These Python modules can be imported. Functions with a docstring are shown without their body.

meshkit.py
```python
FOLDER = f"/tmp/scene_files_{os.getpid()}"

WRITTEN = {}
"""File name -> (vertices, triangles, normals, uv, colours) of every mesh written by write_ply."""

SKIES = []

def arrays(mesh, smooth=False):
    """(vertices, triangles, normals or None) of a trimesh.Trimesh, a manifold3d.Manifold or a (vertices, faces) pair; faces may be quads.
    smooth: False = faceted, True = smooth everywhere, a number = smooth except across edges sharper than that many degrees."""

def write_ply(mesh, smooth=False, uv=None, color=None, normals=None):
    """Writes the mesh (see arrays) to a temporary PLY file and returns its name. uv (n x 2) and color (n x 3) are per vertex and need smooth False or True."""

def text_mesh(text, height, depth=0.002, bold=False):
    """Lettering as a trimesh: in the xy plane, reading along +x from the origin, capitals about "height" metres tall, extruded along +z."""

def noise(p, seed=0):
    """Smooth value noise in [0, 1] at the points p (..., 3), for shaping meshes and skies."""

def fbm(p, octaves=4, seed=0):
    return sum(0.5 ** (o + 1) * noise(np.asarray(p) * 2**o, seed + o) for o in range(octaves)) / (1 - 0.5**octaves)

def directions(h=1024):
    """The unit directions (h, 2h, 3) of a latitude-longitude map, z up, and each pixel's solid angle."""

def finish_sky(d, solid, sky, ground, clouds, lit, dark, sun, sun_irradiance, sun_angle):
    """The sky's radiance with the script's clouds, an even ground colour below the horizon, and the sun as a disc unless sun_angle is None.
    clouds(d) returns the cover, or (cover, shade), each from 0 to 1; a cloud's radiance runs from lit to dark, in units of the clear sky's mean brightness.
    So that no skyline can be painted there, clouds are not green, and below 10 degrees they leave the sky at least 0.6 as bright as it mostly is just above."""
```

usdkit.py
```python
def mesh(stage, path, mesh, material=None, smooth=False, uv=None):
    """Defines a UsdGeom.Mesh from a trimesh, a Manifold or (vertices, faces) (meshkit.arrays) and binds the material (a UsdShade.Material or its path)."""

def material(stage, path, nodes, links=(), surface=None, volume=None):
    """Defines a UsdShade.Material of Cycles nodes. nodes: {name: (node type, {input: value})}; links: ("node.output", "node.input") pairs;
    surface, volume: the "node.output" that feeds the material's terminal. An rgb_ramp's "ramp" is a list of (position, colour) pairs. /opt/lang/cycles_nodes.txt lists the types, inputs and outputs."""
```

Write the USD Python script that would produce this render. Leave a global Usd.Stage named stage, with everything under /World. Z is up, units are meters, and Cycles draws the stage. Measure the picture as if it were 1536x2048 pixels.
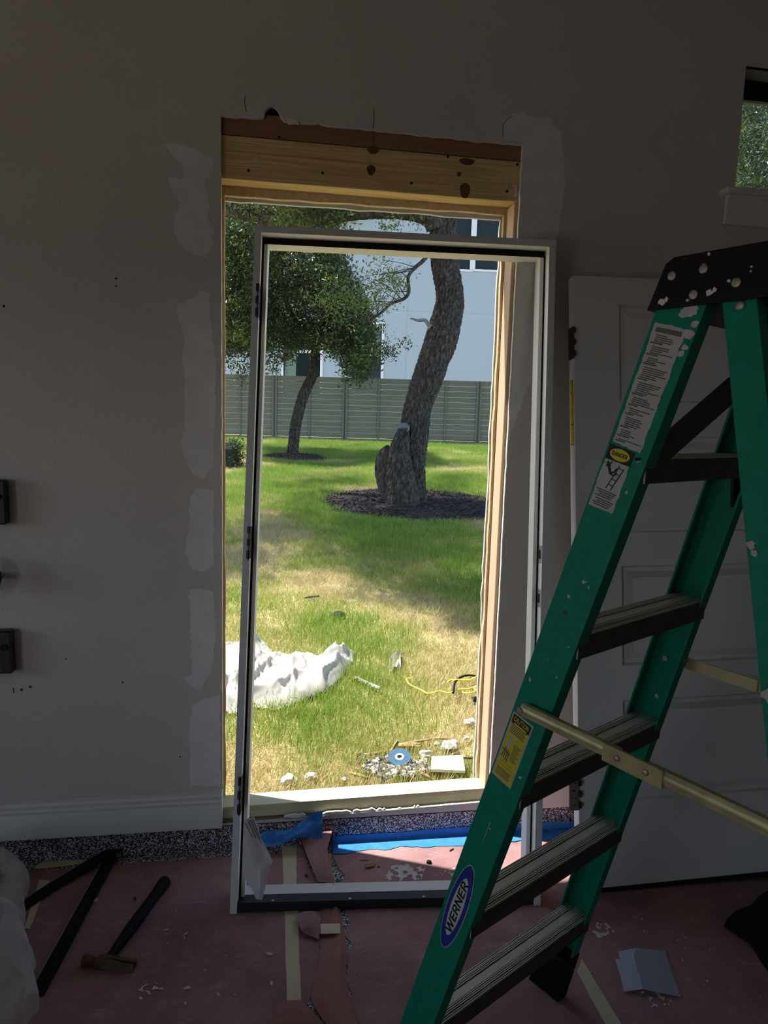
import math, random
import numpy as np, trimesh
import shapely
from shapely.geometry import Polygon, LineString, Point, box as sbox
from shapely.ops import unary_union
import manifold3d
import usdkit, meshkit
from pxr import Usd, UsdGeom, UsdLux, UsdShade, Gf, Sdf, Vt

stage = Usd.Stage.CreateInMemory()
UsdGeom.SetStageUpAxis(stage, 'Z'); UsdGeom.SetStageMetersPerUnit(stage, 1.0)
random.seed(7); rng = np.random.default_rng(7)

# ------------------------------------------------------------------ camera
YAW, PITCH, ROLL, F = 0.15478, -0.130495, 0.0287054, 1360.0
EYE = np.array([0.1922, -2.3505, 1.5607])
_f = np.array([math.sin(YAW)*math.cos(PITCH), math.cos(YAW)*math.cos(PITCH), math.sin(PITCH)])
_r0 = np.array([math.cos(YAW), -math.sin(YAW), 0]); _u0 = np.cross(_r0, _f)
_r = _r0*math.cos(ROLL)+_u0*math.sin(ROLL); _u = -_r0*math.sin(ROLL)+_u0*math.cos(ROLL)
cam = UsdGeom.Camera.Define(stage, '/World/camera')
cam.CreateHorizontalApertureAttr(24.0); cam.CreateVerticalApertureAttr(32.0)
cam.CreateFocalLengthAttr(24.0*F/1536); cam.CreateClippingRangeAttr(Gf.Vec2f(0.05, 500)); cam.CreateFStopAttr(0)
cam.AddTransformOp().Set(Gf.Matrix4d(*_r, 0, *_u, 0, *(-_f), 0, *EYE, 1))
cam.CreateExposureAttr(0.0)

# ------------------------------------------------------------------ sun and sky
SUN_E, SUN_A = math.radians(63.3), np.array([0.925, -0.38])       # sun behind the yard, to the left: its light travels right and towards us
SUN_A = SUN_A/np.linalg.norm(SUN_A)
TRAVEL = np.array([SUN_A[0]*math.cos(SUN_E), SUN_A[1]*math.cos(SUN_E), -math.sin(SUN_E)])
sun = UsdLux.DistantLight.Define(stage, '/World/sun'); sun.CreateAngleAttr(0.6); sun.CreateNormalizeAttr(True); sun.CreateIntensityAttr(2.5); sun.CreateColorAttr(Gf.Vec3f(1, .95, .86))
_z = -TRAVEL; _x = np.cross([0, 0, 1], _z); _x /= np.linalg.norm(_x); _y = np.cross(_z, _x)
sun.AddTransformOp().Set(Gf.Matrix4d(*_x, 0, *_y, 0, *_z, 0, 0, 0, 20, 1))
SKY = usdkit.material(stage, '/World/Looks/sky', {"s": ("sky_texture", {"sky_type": "multiple_scattering", "sun_disc": False, "sun_elevation": SUN_E, "sun_rotation": math.atan2(-SUN_A[0], -SUN_A[1]), "aerosol_density": 1.5}),
    "h": ("hsv", {"saturation": .80}), "b": ("background_shader", {"strength": .115})}, [("s.color", "h.color"), ("h.color", "b.color")], surface="b.background")
dome = UsdLux.DomeLight.Define(stage, '/World/sky_dome'); UsdShade.MaterialBindingAPI.Apply(dome.GetPrim()).Bind(SKY)

# ------------------------------------------------------------------ pixel rays (to survey the place from the photograph) and helpers
def ray(px, py): return _f+_r*(px-768)/F-_u*(py-1024)/F
def onz(px, py, z=0.0):
    d = ray(px, py); return EYE+d*(z-EYE[2])/d[2]
def ony(px, py, y=0.0):
    d = ray(px, py); return EYE+d*(y-EYE[1])/d[1]
def at(px, py, t): return EYE+ray(px, py)*t
def ground(x, y):
    y = np.clip(y, 0, 21.6); return 0.02+0.093*y-0.00215*y*y
def ong(px, py, lift=0.0):
    d = ray(px, py); t = 2.2
    for _ in range(4000):
        P = EYE+d*t
        if P[2] <= ground(P[0], P[1])+lift: break
        t += 0.004+0.0008*t
    return P
def onplane(px, py, P0, n):
    d = ray(px, py); return EYE+d*np.dot(P0-EYE, n)/np.dot(d, n)

used = {}
def path_of(name, parent='/World'):
    k = (str(parent), name); n = used.get(k, 0); used[k] = n+1
    return f'{parent}/{name}' + (f'_{n:03d}' if n else '')
def pp(parent): return '/World' if parent is None else str(parent.GetPath())
def obj(name, mesh, m, parent=None, smooth=False, label=None, kind=None):
    if isinstance(mesh, (list, tuple)) and len(mesh) and not isinstance(mesh[0], np.ndarray): mesh = join(mesh)
    g = usdkit.mesh(stage, path_of(name, pp(parent)), mesh, m, smooth=smooth); p = g.GetPrim()
    if label: p.SetCustomDataByKey('label', label)
    if kind: p.SetCustomDataByKey('kind', kind)
    return p
def tag(p, label=None, cat=None, group=None, kind=None):
    for k, v in (('label', label), ('category', cat), ('group', group), ('kind', kind)):
        if v: p.SetCustomDataByKey(k, v)
    return p
def thing(name, label, cat, loc=(0, 0, 0), mat=None, group=None, kind=None):
    x = UsdGeom.Xform.Define(stage, path_of(name))
    if mat is not None: x.AddTransformOp().Set(mat)
    elif loc is not None: x.AddTranslateOp().Set(Gf.Vec3d(*map(float, loc)))
    return tag(x.GetPrim(), label, cat, group, kind)
def struct(name, loc=(0, 0, 0), label=None): return thing(name, label, None, loc, kind='structure')
def arr(m):
    v, f, _ = meshkit.arrays(m); return trimesh.Trimesh(v, f, process=False)
def join(ms): return trimesh.util.concatenate([arr(m) for m in ms])
def moved(m, v):
    m = arr(m); m.vertices = m.vertices+np.asarray(v, float); return m
def bx(x0, x1, y0, y1, z0, z1):
    m = trimesh.creation.box([x1-x0, y1-y0, z1-z0]); m.apply_translation([(x0+x1)/2, (y0+y1)/2, (z0+z1)/2]); return m
def rbx(x0, x1, y0, y1, z0, z1, r=0.003):
    """box with chamfered edges (hull of 24 points)"""
    pts = []
    for sx in (0, 1):
        for sy in (0, 1):
            for sz in (0, 1):
                c = np.array([(x0, x1)[sx], (y0, y1)[sy], (z0, z1)[sz]]); s = np.array([1-2*sx, 1-2*sy, 1-2*sz])*r
                for k in range(3):
                    q = c+s; q[k] = c[k]; pts.append(q)
    h = trimesh.convex.convex_hull(np.array(pts)); return h
def hull(pts): return trimesh.convex.convex_hull(np.array(pts, float))
def extr(poly, depth, A=None, e1=(1, 0, 0), e2=(0, 1, 0), O=(0, 0, 0)):
    """polygon(s) (u,v) extruded by depth along e1 x e2, u along e1, v along e2, from O"""
    geoms = getattr(poly, 'geoms', [poly]); out = []
    e1, e2, O = (np.asarray(k, float) for k in (e1, e2, O)); n = np.cross(e1, e2)
    for g in geoms:
        if g.is_empty or g.geom_type != 'Polygon': continue
        m = trimesh.creation.extrude_polygon(g, depth, engine='earcut'); v = m.vertices
        out.append(trimesh.Trimesh(O+v[:, :1]*e1+v[:, 1:2]*e2+v[:, 2:3]*n, m.faces, process=False))
    return join(out)
def tube(P, R, n=10, cap=True):
    P = np.asarray(P, float); R = np.broadcast_to(np.asarray(R, float), len(P)); k = len(P)
    T = np.gradient(P, axis=0); T /= np.linalg.norm(T, axis=1)[:, None]+1e-12
    ref = np.array([0, 0, 1.0]) if abs(T[0][2]) < .9 else np.array([1.0, 0, 0]); V = []
    a = np.cross(T[0], ref); a /= np.linalg.norm(a)
    for i in range(k):
        a = a-T[i]*np.dot(a, T[i]); a /= np.linalg.norm(a)+1e-12; b = np.cross(T[i], a)
        th = np.arange(n)/n*2*np.pi; V.append(P[i]+R[i]*(np.cos(th)[:, None]*a+np.sin(th)[:, None]*b))
    V = np.vstack(V); Fc = []
    for i in range(k-1):
        for j in range(n):
            q = i*n+j; q2 = i*n+(j+1) % n; Fc += [[q, q2, q2+n], [q, q2+n, q+n]]
    if cap:
        V = np.vstack([V, P[0], P[-1]])
        for j in range(n): Fc += [[len(V)-2, (j+1) % n, j], [len(V)-1, (k-1)*n+j, (k-1)*n+(j+1) % n]]
    return trimesh.Trimesh(V, np.array(Fc), process=False)
def spline(P, n=40):
    P = np.asarray(P, float); t = np.linspace(0, 1, len(P))
    from scipy.interpolate import CubicSpline
    return CubicSpline(t, P)(np.linspace(0, 1, n))
def slab(P, thick=0.0008):
    """3-D polygon outline -> thin sheet with thickness along +z (triangulated in plan)"""
    P = np.asarray(P, float); pg = Polygon(P[:, :2]); v2, f = trimesh.creation.triangulate_polygon(pg, engine='earcut')
    from scipy.spatial import cKDTree
    i = cKDTree(P[:, :2]).query(v2)[1]; z = P[i, 2]; n = len(v2)
    V = np.vstack([np.c_[v2, z], np.c_[v2, z+thick]]); E = []
    edges = {}
    for t in f:
        for k in range(3): edges[(t[k], t[(k+1) % 3])] = 1
    for (p, q) in edges:
        if (q, p) not in edges: E += [[p, q, q+n], [p, q+n, p+n]]
    return trimesh.Trimesh(V, np.vstack([f[:, ::-1], f+n, np.array(E)]), process=False)
def sheet(V, nu, nv, thick):
    """grid of nu x nv points -> closed thin shell"""
    V = np.asarray(V, float); g = V.reshape(nu, nv, 3)
    du = np.gradient(g, axis=0); dv = np.gradient(g, axis=1); nn = np.cross(du, dv); nn /= np.linalg.norm(nn, axis=2, keepdims=True)+1e-12
    top, bot = g+nn*thick/2, g-nn*thick/2; N = nu*nv; Fc = []
    for i in range(nu-1):
        for j in range(nv-1):
            a, b, c, d = i*nv+j, (i+1)*nv+j, (i+1)*nv+j+1, i*nv+j+1
            Fc += [[a, b, c], [a, c, d], [a+N, c+N, b+N], [a+N, d+N, c+N]]
    ring = [i*nv for i in range(nu)]+[(nu-1)*nv+j for j in range(1, nv)]+[i*nv+nv-1 for i in range(nu-2, -1, -1)]+[j for j in range(nv-2, 0, -1)]
    for p, q in zip(ring, ring[1:]+ring[:1]): Fc += [[p, p+N, q+N], [p, q+N, q]]
    return trimesh.Trimesh(np.vstack([top.reshape(-1, 3), bot.reshape(-1, 3)]), np.array(Fc), process=False)
def ragged(pts, step=.02, amp=.003, seed=0, closed=True):
    r = np.random.default_rng(seed); out = []; P = [np.asarray(p, float) for p in pts]
    for a, b in zip(P, P[1:]+P[:1] if closed else P[1:]):
        n = max(1, int(np.linalg.norm(b-a)/step))
        for k in range(n):
            q = a+(b-a)*k/n
            out.append(q if k == 0 else q+r.normal(0, amp, len(q)))
    return out
def chip(size, seed, flat=.5):
    r = np.random.default_rng(seed); m = trimesh.creation.icosphere(1, 1.0); v = m.vertices*(.75+.5*r.random((len(m.vertices), 1)))
    m.vertices = v*np.asarray(size)*[1, 1, flat] if np.ndim(size) == 0 else v*size
    return m

# ------------------------------------------------------------------ materials
mats = {}
def raw(name, nodes, links, surface): mats[name] = usdkit.material(stage, f'/World/Looks/{name}', nodes, links, surface=surface); return mats[name]
def M(name, col, rough=.6, col2=None, scale=5, detail=4, bump=0, bscale=80, stretch=(1, 1, 1), spec=.3, metal=0, lo=.35, hi=.65, dist=0, bdist=.004, stops=None, rot=(0, 0, 0), sheen=0):
    nodes = {"p": ("principled_bsdf", {"base_color": col, "roughness": rough, "specular_ior_level": spec, "metallic": metal, "sheen_weight": sheen})}; links = []
    if col2 is not None or bump or stops:
        nodes["g"] = ("geometry", {}); nodes["m"] = ("mapping", {"scale": stretch, "rotation": rot}); links += [("g.position", "m.vector")]
    if col2 is not None or stops:
        nodes["n"] = ("noise_texture", {"scale": scale, "detail": detail, "roughness": .6, "distortion": dist}); nodes["r"] = ("rgb_ramp", {"ramp": stops or [(lo, col), (hi, col2)]})
        links += [("m.vector", "n.vector"), ("n.fac", "r.fac"), ("r.color", "p.base_color")]
    if bump:
        nodes["bn"] = ("noise_texture", {"scale": bscale, "detail": 3.0}); nodes["b"] = ("bump", {"strength": bump, "distance": bdist})
        links += [("m.vector", "bn.vector"), ("bn.fac", "b.height"), ("b.normal", "p.normal")]
    return raw(name, nodes, links, "p.BSDF")
M('wall_paint', (.51, .472, .425), .75, (.55, .512, .462), 1.5, bump=.5, bscale=110, bdist=.003, spec=.2)
M('skim', (.60, .58, .55), .85, (.67, .65, .62), 14, bump=.12, bscale=60, bdist=.002, spec=.15)
M('gypsum', (.80, .78, .74), .9, (.68, .64, .58), 40)
M('trim_paint', (.62, .61, .58), .45, (.66, .65, .62), 3, spec=.35)
M('ceiling_paint', (.62, .61, .6), .9)
M('pencil', (.05, .05, .05), .8)
M('pine', None or (.56, .37, .15), .62, stops=[(.28, (.40, .25, .09)), (.42, (.70, .50, .23)), (.50, (.54, .36, .15)), (.56, (.74, .54, .26)), (.72, (.46, .30, .12))], scale=1.0, detail=5, stretch=(1.1, 30, 46), dist=.6, bump=.15, bscale=3)
M('pine_dark', (.30, .155, .085), .7, (.24, .115, .06), 1.0, detail=4, stretch=(2, 40, 40))
M('knot', (.17, .085, .026), .7, (.07, .035, .013), 45)
M('stud_wood', (.66, .47, .33), .7, (.58, .39, .25), 1.0, detail=4, stretch=(40, 40, 1.8), dist=.4)
M('treated', (.62, .59, .40), .7, (.52, .50, .32), 1.0, detail=4, stretch=(2, 40, 40), dist=.5)
M('sheathing', (.50, .38, .22), .85, (.62, .50, .32), 50)
M('siding', (.55, .54, .52), .8)
M('concrete', (.18, .14, .115), .9, (.125, .10, .082), 12, bump=.4, bscale=60)
raw('flake', {"g": ("geometry", {}), "v": ("voronoi_texture", {"scale": 300.0}), "s": ("separate_color", {}), "r": ("rgb_ramp", {"ramp": [(0, (.02, .02, .028)), (.46, (.02, .02, .028)), (.47, (.17, .17, .21)), (.69, (.20, .20, .24)), (.70, (.68, .67, .70)), (1, (.78, .76, .78))], "interpolate": False}),
    "b": ("bump", {"strength": .25, "distance": .002}), "p": ("principled_bsdf", {"roughness": .4, "specular_ior_level": .4})},
    [("g.position", "v.vector"), ("v.color", "s.color"), ("s.r", "r.fac"), ("r.color", "p.base_color"), ("s.g", "b.height"), ("b.normal", "p.normal")], "p.BSDF")
def paper(name, c1, c2, scuff):
    raw(name, {"g": ("geometry", {}), "n": ("noise_texture", {"scale": 2.6, "detail": 6.0, "roughness": .65}), "r": ("rgb_ramp", {"ramp": [(.35, c1), (.65, c2)]}),
        "m2": ("mapping", {"scale": (1, 2.2, 1)}), "n2": ("noise_texture", {"scale": 10.0, "detail": 12.0, "roughness": .86, "distortion": .15}), "r2": ("rgb_ramp", {"ramp": [(.53, (0, 0, 0)), (.74, (1, 1, 1))]}),
        "k": ("math", {"math_type": "multiply", "value2": scuff}), "mx": ("mix", {"color2": (.55, .46, .46)}), "bn": ("noise_texture", {"scale": 9.0, "detail": 4.0}), "b": ("bump", {"strength": .25, "distance": .02}), "p": ("principled_bsdf", {"roughness": .85, "specular_ior_level": .2})},
        [("g.position", "n.vector"), ("n.fac", "r.fac"), ("g.position", "m2.vector"), ("m2.vector", "n2.vector"), ("n2.fac", "r2.fac"), ("r2.color", "k.value1"), ("k.value", "mx.fac"), ("r.color", "mx.color1"), ("mx.result", "p.base_color") if False else ("mx.color", "p.base_color"),
         ("g.position", "bn.vector"), ("bn.fac", "b.height"), ("b.normal", "p.normal")], "p.BSDF")
paper('rosin', (.24, .125, .13), (.36, .21, .205), .75)
paper('rosin_torn', (.30, .13, .115), (.36, .17, .15), .12)
M('masking', (.60, .53, .36), .7, (.54, .46, .30), 8)
M('blue_tape', (.03, .19, .58), .6, (.05, .25, .66), 30, bump=.3, bscale=70)
M('plaster', (.60, .58, .57), .9, (.48, .46, .45), 60)
M('white_metal', (.72, .71, .68), .4, spec=.4)
M('jamb_cream', (.86, .845, .81), .5, (.82, .80, .76), 2, stretch=(12, 12, .6), spec=.35)
M('black_rubber', (.009, .009, .0095), .65, spec=.15)
M('black_metal', (.015, .015, .016), .4, spec=.5)
M('bronze_sill', (.012, .012, .014), .45, spec=.35)
M('steel', (.42, .39, .34), .45, metal=.9)
M('sheet_paper', (.66, .64, .66), .8, (.72, .70, .72), 6)
M('door_paint', (.56, .56, .56), .5, (.60, .60, .60), 2, spec=.35)
M('yellow_sticker', (.75, .60, .02), .6)
M('yellow_label', (.66, .58, .03), .5)
M('print_black', (.02, .02, .02), .6)
M('print_grey', (.13, .13, .13), .7)
M('label_white', (.52, .52, .50), .6, (.46, .46, .44), 20)
M('logo_blue', (.02, .04, .30), .5)
M('logo_white', (.62, .65, .64), .5)
M('gold_zinc', (.56, .52, .30), .38, (.42, .38, .20), 18, metal=.6, bump=.1, bscale=60)
M('rivet_metal', (.42, .39, .33), .45, (.30, .28, .24), 120, metal=.7)
raw('fibreglass', {"g": ("geometry", {}), "n": ("noise_texture", {"scale": 60.0, "detail": 5.0}), "r": ("rgb_ramp", {"ramp": [(.3, (.0, .20, .125)), (.7, (.0, .27, .17))]}),
    "n2": ("noise_texture", {"scale": 38.0, "detail": 2.0, "roughness": .5}), "r2": ("rgb_ramp", {"ramp": [(.745, (0, 0, 0)), (.76, (1, 1, 1))]}), "mx": ("mix", {"color2": (.55, .56, .50)}),
    "b": ("bump", {"strength": .15, "distance": .002}), "p": ("principled_bsdf", {"roughness": .5, "specular_ior_level": .22})},
    [("g.position", "n.vector"), ("n.fac", "r.fac"), ("g.position", "n2.vector"), ("n2.fac", "r2.fac"), ("r2.color", "mx.fac"), ("r.color", "mx.color1"), ("mx.color", "p.base_color"), ("n.fac", "b.height"), ("b.normal", "p.normal")], "p.BSDF")
M('step_alu', (.60, .585, .52), .42, (.54, .525, .46), 12, metal=.35)
M('step_riser', (.10, .092, .082), .6, (.07, .065, .06), 30, metal=.3)
raw('cap_plastic', {"g": ("geometry", {}), "n2": ("noise_texture", {"scale": 55.0, "detail": 3.0}), "r2": ("rgb_ramp", {"ramp": [(.745, (.008, .008, .009)), (.77, (.20, .19, .18))]}), "p": ("principled_bsdf", {"roughness": .55, "specular_ior_level": .2})},
    [("g.position", "n2.vector"), ("n2.fac", "r2.fac"), ("r2.color", "p.base_color")], "p.BSDF")
M('rust', (.16, .095, .05), .75, (.09, .05, .025), 50, metal=.3, bump=.3)
M('wood_debris', (.42, .29, .14), .8, (.28, .18, .08), 30)
M('dark_debris', (.03, .028, .025), .8)
M('canvas', (.41, .395, .37), .9, (.46, .45, .43), 5, bump=.12, bscale=220, bdist=.002)
M('cord_yellow', (.70, .68, .10), .5)
M('disc_blue', (.045, .115, .22), .4)
M('tile_white', (.82, .80, .75), .35)
M('black_cloth', (.006, .006, .007), .9)
M('mulch', (.035, .028, .026), .95, (.065, .052, .05), 40, bump=.6, bscale=60, bdist=.02)
M('mulch_chip', (.035, .029, .027), .9, (.085, .07, .066), 9)
M('soil', (.34, .29, .13), .95, (.44, .37, .19), 6, bump=.5, bscale=40, bdist=.02)
M('driveway', (.42, .41, .39), .9)
M('fence_board', (.165, .16, .115), .85, (.12, .118, .085), 1.0, detail=4, stretch=(3, 3, 40), spec=.2)
M('fence_post', (.13, .125, .105), .8)
M('fence_steel', (.05, .047, .042), .7)
M('stucco', (.325, .38, .42), .9, bump=.2, bscale=40)
M('joint_line', (.33, .35, .37), .8)
M('frame_white', (.62, .63, .64), .5)
raw('house_pane', {"p": ("principled_bsdf", {"base_color": (.012, .018, .018), "roughness": .05, "specular_ior_level": .2})}, [], "p.BSDF")
M('curtain', (.13, .19, .15), .9)
raw('pane_glass', {"t": ("transparent_bsdf", {"color": (.92, .95, .93)}), "g": ("glossy_bsdf", {"color": (.9, .9, .9), "roughness": .02}), "f": ("fresnel", {"IOR": 1.45}), "x": ("mix_closure", {})},
    [("f.fac", "x.fac"), ("t.BSDF", "x.closure1"), ("g.BSDF", "x.closure2")], "x.closure")
def translucent(name, c1, c2, tr, rough=.5, t=.4):
    raw(name, {"o": ("object_info", {}), "r": ("rgb_ramp", {"ramp": [(0, c1), (1, c2)]}), "p": ("principled_bsdf", {"roughness": rough, "specular_ior_level": .45}), "t": ("translucent_bsdf", {"color": tr}), "x": ("mix_closure", {"fac": t})},
        [("o.random", "r.fac"), ("r.color", "p.base_color"), ("p.BSDF", "x.closure1"), ("t.BSDF", "x.closure2")], "x.closure")
translucent('leaf', (.020, .038, .019), (.058, .080, .040), (.06, .10, .025), .30, .18)
translucent('leaf_light', (.09, .135, .04), (.16, .20, .075), (.24, .32, .06), .36, .3)
translucent('grass_green', (.17, .30, .05), (.26, .37, .08), (.34, .50, .07), .55, .35)
translucent('grass_mid', (.32, .39, .10), (.45, .46, .16), (.48, .54, .12), .6, .35)
translucent('grass_straw', (.58, .50, .28), (.70, .60, .37), (.62, .54, .26), .65, .3)
translucent('hedge_leaf', (.02, .04, .012), (.04, .065, .02), (.05, .09, .02), .5, .25)
raw('film', {"p": ("principled_bsdf", {"base_color": (.90, .90, .87), "roughness": .28, "specular_ior_level": .5}), "l": ("translucent_bsdf", {"color": (.6, .6, .56)}), "t": ("transparent_bsdf", {"color": (.9, .9, .88)}), "x": ("mix_closure", {"fac": .4}), "y": ("mix_closure", {"fac": .42})},
    [("p.BSDF", "x.closure1"), ("l.BSDF", "x.closure2"), ("x.closure", "y.closure1"), ("t.BSDF", "y.closure2")], "y.closure")
raw('poly_sheet', {"p": ("principled_bsdf", {"base_color": (.50, .56, .66), "roughness": .3, "specular_ior_level": .5}), "t": ("transparent_bsdf", {"color": (.9, .92, .95)}), "y": ("mix_closure", {"fac": .5})},
    [("p.BSDF", "y.closure1"), ("t.BSDF", "y.closure2")], "y.closure")
raw('bark', {"g": ("geometry", {}), "m": ("mapping", {"scale": (1, 1, .3)}), "v": ("voronoi_texture", {"scale": 26.0, "feature": "distance_to_edge"}), "n": ("noise_texture", {"scale": 36.0, "detail": 6.0, "roughness": .65}),
    "r": ("rgb_ramp", {"ramp": [(.28, (.012, .011, .010)), (.48, (.055, .049, .044)), (.75, (.15, .135, .122))]}), "h": ("math", {"math_type": "add"}), "b": ("bump", {"strength": .8, "distance": .02}), "p": ("principled_bsdf", {"roughness": .95, "specular_ior_level": .15})},
    [("g.position", "m.vector"), ("m.vector", "n.vector"), ("m.vector", "v.vector"), ("n.fac", "r.fac"), ("r.color", "p.base_color"), ("v.distance", "h.value1"), ("n.fac", "h.value2"), ("h.value", "b.height"), ("b.normal", "p.normal")], "p.BSDF")
M('cut_wood', (.20, .20, .21), .9, (.14, .14, .15), 30)
mm = mats

# ================================================================== THE ROOM
CEIL = 3.3; XL, XR, YB = -3.0, 4.2, -6.2
X3, Z3 = (1, 0, 0), (0, 0, 1)
def wallpoly(poly, y0, y1): return extr(poly, y1-y0, e1=X3, e2=Z3, O=(0, y1, 0))
WX0, WX1, WZ0, WZ1 = 1.797, 2.75, 2.42, 2.835                      # the small window
win = sbox(WX0, WZ0, WX1, WZ1)
op = ragged([(0, .10), (0, 2.508)], .04, .0005, 1, False)+ragged([(0, 2.510), (.125, 2.512)], .02, .0012, 2, False)
op += [(.133+.028*(1-math.cos(t))+.0, 2.512+.04*math.sin(t)) for t in np.linspace(.1, 2.9, 9)]
op += ragged([(.20, 2.512), (1.0, 2.508)], .022, .0014, 3, False)+ragged([(1.0, 2.508), (1.0, .10)], .03, .0006, 4, False)
opening = Polygon(op).buffer(0)
w = struct('wall_front')
dry = sbox(XL, .098, XR, CEIL).difference(opening).difference(win)
DT = .016
obj('drywall', wallpoly(dry, 0, DT), mm['wall_paint'], w)
edge = opening.difference(opening.buffer(-.0012)).intersection(sbox(-.1, .16, 1.1, 2.6))
obj('gypsum_edge', wallpoly(edge, .0015, DT-.001), mm['gypsum'], w, label='ragged white gypsum edge of the cut drywall')
big = sbox(XL, .0, XR, CEIL)
hole_out = Polygon(ragged([(.004, .05), (.004, 2.300), (.976, 2.306), (.976, .05)], .06, .0014, 9))
obj('sheathing', wallpoly(big.difference(hole_out).difference(win), .098, .122), mm['sheathing'], w, label='rough-cut sheathing edge behind the studs')
hole_sd = Polygon(ragged([(.0, .05), (.0, 2.290), (.972, 2.296), (.972, .05)], .05, .0016, 10))
obj('siding', wallpoly(big.difference(hole_sd).difference(win), .122, .136), mm['siding'], w)
obj('header_plate', bx(-.06, 1.06, DT+.001, .055, 2.461, 2.53), mm['pine_dark'], w, label='reddish brown plank along the top of the opening')
obj('header_board', rbx(-.06, 1.06, DT+.001, DT+.039, 2.327, 2.459, .002), mm['pine'], w, label='yellow pine header board with dark knots')
obj('header_board', rbx(-.06, 1.06, DT+.043, .096, 2.329, 2.46, .002), mm['pine'], w)
obj('trimmer_stud', rbx(.986, 1.03, DT+.002, .096, .165, 2.326, .002), mm['stud_wood'], w, label='pinkish trimmer stud on the right of the opening')
obj('trimmer_stud', rbx(-.05, -.004, DT+.002, .096, .165, 2.326, .002), mm['stud_wood'], w)
sp = [(-.05, DT+.002, .113), (1.05, DT+.002, .120), (1.05, .100, .120), (-.05, .100, .113), (-.05, DT+.002, .156), (1.05, DT+.002, .176), (1.05, .100, .176), (-.05, .100, .156)]
obj('sill_plate', hull(sp), mm['treated'], w, label='greenish treated sill plate across the bottom of the opening')
KN = [((746, 300), 11, 7), ((742, 340), 8, 9), ((934, 323), 15, 6), ((930, 381), 10, 14), ((918, 348), 4, 4)]
for (px, py), a, b in KN:
    c = ony(px, py, DT); s = 2.42/F
    obj('knot', wallpoly(Polygon([(c[0]+a*s*math.cos(t)*(1+.12*math.sin(3*t)), c[2]+b*s*math.sin(t)) for t in np.linspace(0, 6.2, 22)]), DT-.0002, DT+.002), mm['knot'], w)
for px, py in [(558, 274), (497, 341), (645, 346), (896, 313), (823, 366), (1035, 329), (1014, 382)]:
    c = ony(px, py, DT); obj('nail_hole', wallpoly(Point(c[0], c[2]).buffer(.0042), DT-.0004, DT+.002), mm['black_rubber'], w)
for pts in [[(1012, 358), (1016, 357), (1015, 372), (1013, 376)], [(1024, 370), (1034, 369), (1033, 394), (1030, 394), (1029, 375)], [(503, 312), (508, 305), (513, 312), (518, 318), (514, 327), (506, 322)]]:
    obj('scraped_spot', wallpoly(Polygon([(c[0], c[2]) for c in (ony(*q, DT) for q in pts)]), DT-.0004, DT+.001), mm['gypsum'] if pts[0][0] > 900 else mm['sheathing'], w)
def zq(pts, sx, sy, ox, oy): return [(ox+x/sx, oy+y/sy) for x, y in pts]
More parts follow.
